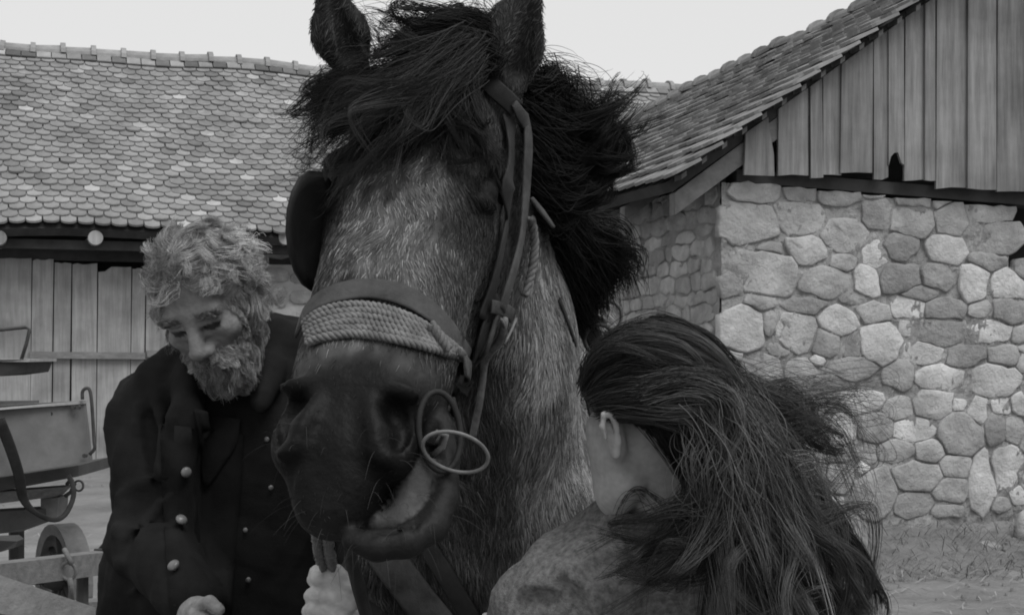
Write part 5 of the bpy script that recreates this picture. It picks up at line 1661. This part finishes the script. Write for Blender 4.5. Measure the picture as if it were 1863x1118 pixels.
# a thick rope of hair that curls over the nape
glock([G((1180, 705, 1.80), (1250, 685, 1.775), (1310, 700, 1.77), (1325, 760, 1.775), (1300, 830, 1.78), (1290, 890, 1.785)),
       G((1190, 725, 1.79), (1250, 715, 1.775), (1300, 740, 1.77), (1310, 800, 1.775), (1305, 860, 1.78), (1315, 920, 1.785))], 1200, .008, .014, 79, clump=.93, wave=.016, wl=.2, nclump=22, sh=(.006, .10))
# the long fall down the back, in separate locks
fall = [G((1280, 740, 1.80), (1300, 820, 1.79), (1310, 910, 1.79), (1325, 1010, 1.81), (1345, 1110, 1.83), (1355, 1200, 1.85)),
        G((1290, 740, 1.80), (1330, 810, 1.80), (1355, 910, 1.80), (1380, 1010, 1.82), (1410, 1120, 1.84), (1430, 1200, 1.86)),
        G((1310, 740, 1.82), (1365, 820, 1.81), (1400, 920, 1.82), (1440, 1020, 1.84), (1480, 1120, 1.86), (1500, 1200, 1.88)),
        G((1320, 740, 1.84), (1385, 820, 1.84), (1440, 920, 1.85), (1500, 1010, 1.87), (1545, 1100, 1.89), (1555, 1180, 1.9))]
glock(fall, 2600, .014, .024, 74, clump=.97, wave=.040, wl=.13, len_lo=.6, nclump=40, sh=(.004, .10), r=.00045)
glock(fall, 1300, .018, .036, 80, clump=.97, wave=.065, wl=.13, len_lo=.55, nclump=30, sh=(.006, .16), r=.00042)
glock(fall, 700, .016, .040, 81, clump=.5, wave=.05, wl=.12, len_lo=.5, nclump=80, sh=(.006, .10), r=.0003)
glock([G((1330, 760, 1.86), (1410, 830, 1.88), (1480, 930, 1.90), (1560, 1010, 1.92), (1595, 1080, 1.93), (1602, 1130, 1.93)),
       G((1330, 740, 1.86), (1420, 810, 1.88), (1485, 900, 1.90), (1540, 980, 1.92), (1580, 1060, 1.93), (1590, 1120, 1.93))], 520, .008, .010, 75, clump=.96, wave=.018, wl=.16, len_lo=.7, nclump=9, sh=(.005, .04))
# locks thrown to the right by the wind
glock([G((1330, 690, 1.90), (1400, 720, 1.92), (1450, 730, 1.94), (1500, 745, 1.96), (1530, 700, 1.97)),
       G((1340, 720, 1.88), (1410, 770, 1.90), (1460, 800, 1.92), (1520, 830, 1.94), (1550, 850, 1.95)),
       G((1340, 770, 1.86), (1400, 840, 1.88), (1450, 880, 1.9), (1490, 920, 1.92), (1530, 930, 1.93)),
       G((1330, 700, 1.88), (1390, 740, 1.9), (1420, 800, 1.92), (1440, 860, 1.93), (1490, 900, 1.94))], 480, .012, .030, 76, clump=.95, wave=.045, wl=.18, len_lo=.45, nclump=18, sh=(.006, .08), r=.00038)
glock([G((1340, 720, 1.88), (1390, 790, 1.89), (1420, 850, 1.90), (1470, 900, 1.92), (1500, 960, 1.93)), G((1330, 740, 1.87), (1370, 820, 1.88), (1400, 890, 1.9), (1430, 950, 1.9), (1480, 990, 1.92))], 1000, .014, .028, 82, clump=.96, wave=.045, wl=.15, len_lo=.5, nclump=18, sh=(.005, .09))
glock([G((1350, 690, 1.92), (1420, 660, 1.95), (1500, 690, 1.97), (1560, 740, 1.98), (1575, 790, 1.98)), G((1370, 760, 1.92), (1450, 770, 1.95), (1520, 760, 1.97), (1570, 800, 1.98), (1560, 850, 1.98)), G((1380, 820, 1.92), (1460, 860, 1.94), (1530, 860, 1.95), (1580, 900, 1.96), (1600, 960, 1.96))], 200, .012, .034, 83, clump=.9, wave=.05, wl=.2, len_lo=.4, nclump=22, sh=(.006, .06), r=.0003)
glock([G((1360, 730, 1.92), (1420, 690, 1.94), (1460, 720, 1.95), (1468, 770, 1.95), (1440, 810, 1.95)), G((1380, 760, 1.92), (1450, 790, 1.94), (1500, 830, 1.95), (1555, 835, 1.95), (1540, 800, 1.95))], 160, .004, .008, 77, clump=.9, wave=.01, wl=.3, nclump=8, r=.0004)
# a lock blown forward over the shoulder, to the left
glock([G((1310, 850, 1.80), (1290, 930, 1.78), (1230, 985, 1.77), (1160, 1010, 1.78), (1110, 1020, 1.80)),
       G((1320, 860, 1.80), (1290, 960, 1.77), (1250, 1020, 1.77), (1200, 1060, 1.79), (1180, 1080, 1.80)),
       G((1300, 850, 1.80), (1260, 910, 1.79), (1200, 950, 1.79), (1140, 965, 1.82), (1115, 960, 1.84)),
       G((1320, 860, 1.80), (1310, 950, 1.78), (1290, 1050, 1.78), (1240, 1110, 1.8), (1210, 1130, 1.82))], 1100, .012, .020, 78, clump=.93, wave=.035, wl=.15, len_lo=.35, nclump=30, sh=(.005, .05))
# ------------------------------------------------------------------ the cart on the left and the timbers in front of it
M['cart_board'] = mat_noise('painted_cart_board', 0.10, 0.17, 7, 0.8, bump=0.4, dist=0.004)
M['rail_wood'] = mat_noise('pale_rail', 0.20, 0.34, 4, 0.85, detail=9, stretch=(2, 8, 8), bump=0.5, dist=0.006)
M['pole_wood'] = mat_noise('grey_pole', 0.10, 0.19, 5, 0.9, detail=9, stretch=(2, 8, 8), bump=0.5, dist=0.006)
cart = tag(empty('cart', P(-60, 1100, 6.2) * np.array([1, 1, 0])), 'old horse cart with plank sides, iron rods and a small wheel at the left edge', 'cart')
def slab(name, corners, th, mat, parent, out=(0, 1, 0)):
    o = np.asarray(out, float) * th
    return plank_solid([np.asarray(c) for c in corners], o, 1.0).build(name, mat, parent)
slab('side_board', [P(-420, 905, 5.2), P(0, 866, 5.75), P(165, 838, 6.0), P(153, 733, 6.0), P(0, 744, 5.75), P(-420, 774, 5.2)], .03, M['cart_board'], cart)
slab('top_edge', [P(-420, 775, 5.18), P(0, 745, 5.73), P(153, 734, 5.98), P(152, 728, 5.98), P(0, 737, 5.73), P(-420, 765, 5.18)], .05, M['rail_wood'], cart)
slab('side_board', [P(-300, 760, 6.0), P(66, 744, 6.5), P(66, 728, 6.5), P(-300, 734, 6.0)], .04, M['beam'], cart)
for x, y in ((94, 752), (98, 807), (134, 740), (143, 740), (155, 828)):
    c = P(x, y, 5.86 + .1 * (x / 160)); mb = MB(); mb.disc(c + np.array([0, -.004, 0]), X * .009, zdir * .009, np.array([0, .012, 0]), 10); mb.build('bolt', M['iron'], cart)
mb = MB(); mb.tube(list(spline([P(150, 726, 5.96), P(150, 712, 5.96), P(156, 706, 5.96), P(163, 709, 5.96), P(167, 735, 5.96), P(171, 800, 5.96), P(172, 815, 5.96), P(163, 826, 5.96)], 24)), .0075, 7); mb.build('iron_rod', M['iron'], cart, True)
slab('seat', [P(-200, 690, 5.6), P(0, 684, 6.0), P(44, 678, 6.1), P(52, 657, 6.1), P(0, 657, 6.0), P(-200, 660, 5.6)], .32, M['dark_wood'], cart)
slab('seat_board', [P(-200, 661, 5.58), P(0, 658, 5.98), P(54, 658, 6.08), P(54, 653, 6.08), P(0, 653, 5.98), P(-200, 655, 5.58)], .36, M['rail_wood'], cart)
mb = MB(); mb.tube([P(-150, 610, 5.7), P(-2, 600, 6.0), P(46, 595, 6.1), P(54, 599, 6.1), P(48, 625, 6.1), P(39, 654, 6.1)], .008, 6); mb.build('seat_rail', M['iron'], cart, True)
slab('under_board', [P(-300, 905, 5.5), P(0, 893, 5.9), P(143, 866, 6.1), P(143, 846, 6.1), P(0, 868, 5.9), P(-300, 885, 5.5)], .5, M['dark_wood'], cart)
slab('axle_bed', [P(-300, 945, 5.5), P(0, 915, 5.95), P(100, 903, 6.1), P(118, 885, 6.1), P(0, 894, 5.95), P(-300, 915, 5.5)], .12, M['pole_wood'], cart)
slab('axle_block', [P(74, 946, 6.1), P(103, 945, 6.1), P(106, 905, 6.1), P(74, 905, 6.1)], .14, M['beam'], cart)
slab('lower_beam', [P(-300, 1000, 5.5), P(0, 970, 5.95), P(40, 966, 6.0), P(84, 950, 6.1), P(84, 925, 6.1), P(0, 930, 5.95), P(-300, 950, 5.5)], .14, M['dark_wood'], cart)
ring('iron_ring', P(143, 883, 6.05), X * .020, zdir * .022, .005, M['iron'], cart, 16)
mb = MB(); mb.tube([P(122, 880, 6.05), P(128, 872, 6.03), P(136, 880, 6.03), P(128, 895, 6.05), P(118, 902, 6.05)], .009, 6); mb.build('iron_hook', M['iron'], cart, True)
mb = MB(); mb.tube(list(spline([P(-2, 762, 5.66), P(18, 812, 5.70), P(34, 862, 5.74), P(42, 905, 5.78), P(62, 930, 5.8), P(95, 945, 5.84), P(118, 936, 5.88), P(133, 905, 5.92), P(132, 880, 5.94), P(124, 864, 5.97)], 34)), list(np.interp(np.linspace(0, 1, 34), [0, .3, .45, 1], [1.7, 1.5, .75, .75])), 8, flat=(.014, .005), up=np.array([.1, -1, .1])); mb.build('hanging_strap', M['leather'], cart, True)
# wheel with felloe, spokes and hub
def wheel(c, ax, R, parent):
    ax = unit(ax); a = unit(np.cross(ax, zdir)); b = np.cross(a, ax); n = 28
    mb = MB(); V = []; F = []
    prof = [(R - .05, -.045), (R, -.05), (R, .05), (R - .05, .045)]
    for k in range(n):
        t = 2 * math.pi * k / n; d = a * math.cos(t) + b * math.sin(t)
        V += [c + d * r + ax * o for r, o in prof]
    for k in range(n):
        l = (k + 1) % n
        F += [(k * 4 + i, l * 4 + i, l * 4 + (i + 1) % 4, k * 4 + (i + 1) % 4) for i in range(4)]
    mb.add(V, F); rim = mb.build('wheel_rim', M['beam'], parent)
    mb = MB(); mb.tube([c - ax * .09, c - ax * .05, c + ax * .05, c + ax * .09], [.035, .055, .055, .035], 12); mb.build('wheel_hub', M['dark_wood'], parent, True)
    for k in range(10):
        t = 2 * math.pi * k / 10; d = a * math.cos(t) + b * math.sin(t)
        mb = MB(); mb.tube([c + d * .04, c + d * (R - .04)], [.018, .014], 6); mb.build('wheel_spoke', M['dark_wood'], parent, True)
wheel(P(115, 1050, 6.5), np.array([-.80, -.60, 0]), .25, cart)
wheel(P(-420, 1060, 5.9), np.array([-.80, -.60, 0]), .25, cart)
mb = MB(); mb.tube([P(-420, 1060, 5.9), P(115, 1050, 6.5)], .03, 8); mb.build('axle', M['iron'], cart, True)
for x, y0, y1, d in ((30, 940, 1060, 6.25), (-200, 980, 1060, 6.0)):
    mb = MB(); mb.tube([P(x, y0, d), P(x, y1, d)], .035, 6); mb.build('bolster', M['dark_wood'], cart)
slab('brake_block', [P(-60, 1008, 5.4), P(2, 1003, 5.5), P(28, 995, 5.52), P(31, 984, 5.52), P(22, 977, 5.52), P(-60, 980, 5.4)], .08, M['dark_wood'], cart)
# draught pole lying in front of the cart, with an iron cap and ring
def beam(p, q, w, h):
    t = unit(q - p); s = unit(np.cross(t, zdir)); u = np.cross(s, t)
    mb = MB(); m = 10; V = []; F = []
    for i in range(m + 1):
        c = p + (q - p) * i / m; j = 1 + .03 * math.sin(i * 1.7)
        V += [c - s * w * j - u * h, c + s * w * j - u * h, c + s * w * j + u * h, c - s * w * j + u * h]
    for i in range(m): F += [(4 * i + k, 4 * i + (k + 1) % 4, 4 * i + 4 + (k + 1) % 4, 4 * i + 4 + k) for k in range(4)]
    F += [(3, 2, 1, 0), (4 * m, 4 * m + 1, 4 * m + 2, 4 * m + 3)]
    mb.add(V, F); return mb
pole = tag(empty('draught_pole', P(0, 1050, 4.8)), 'weathered draught pole with dark iron cap and chain ring in front of the cart wheel', 'pole')
pa, pb = P(-330, 1085, 4.0), P(186, 1022, 5.1)
beam(pa, pb, .035, .040).build('shaft', M['pole_wood'], pole)
pc = P(204, 1019, 5.15)
beam(pb + (pb - pa) * .001, pc, .040, .046).build('iron_cap', M['iron'], pole)
mb = MB(); mb.tube([pc + zdir * .04 - X * .045, pc + zdir * .07 - X * .02, pc + zdir * .075, pc + zdir * .05 + X * .01], .008, 6); mb.build('pin', M['iron'], pole, True)
ring('chain_ring', P(124, 1038, 4.86), np.array([.026, 0, 0]), np.array([0, -.006, .030]), .006, M['pole_wood'], pole, 18)
for pts in ([P(117, 998, 4.86), P(124, 1012, 4.84), P(131, 1026, 4.84)], [P(127, 1052, 4.84), P(130, 1072, 4.86), P(130, 1092, 4.88)]):
    mb = MB(); mb.tube(pts, .009, 6); mb.build('chain_pin', M['pole_wood'], pole, True)
mb = MB(); mb.tube([P(-330, 1085, 4.02) - zdir * .02, np.array([P(-330, 1085, 4.02)[0], 4.02, 0])], .03, 6); mb.build('prop', M['pole_wood'], pole)
mb = MB(); mb.tube([P(150, 1030, 5.06), np.array([P(150, 1030, 5.06)[0] , 5.06, 0])], .022, 6); mb.build('prop', M['dark_wood'], pole)
low = beam(P(60, 1118, 5.2), P(330, 1085, 5.9), .045, .030); low.build('x', M['pole_wood'])
bpy.data.objects['x'].name = 'timber'
tag(bpy.data.objects['timber'], 'short grey timber lying low behind the bowed person at the pole', 'timber')
mb = MB()
rail = tag(empty('fence_rail', P(-100, 1030, 2.9) * np.array([1, 1, 0])), 'pale wooden rail slanting across the bottom left corner, nearest the camera', 'rail')
ra, rb_ = P(-420, 945, 2.55), P(330, 1190, 3.3)
beam(ra, rb_, .032, .036).build('rail_beam', M['rail_wood'], rail)
for c in (ra + (rb_ - ra) * .04, ra + (rb_ - ra) * .97):
    mb = MB(); mb.tube([c - zdir * .03, np.array([c[0], c[1], -.03])], .035, 8); mb.build('post', M['pole_wood'], rail)
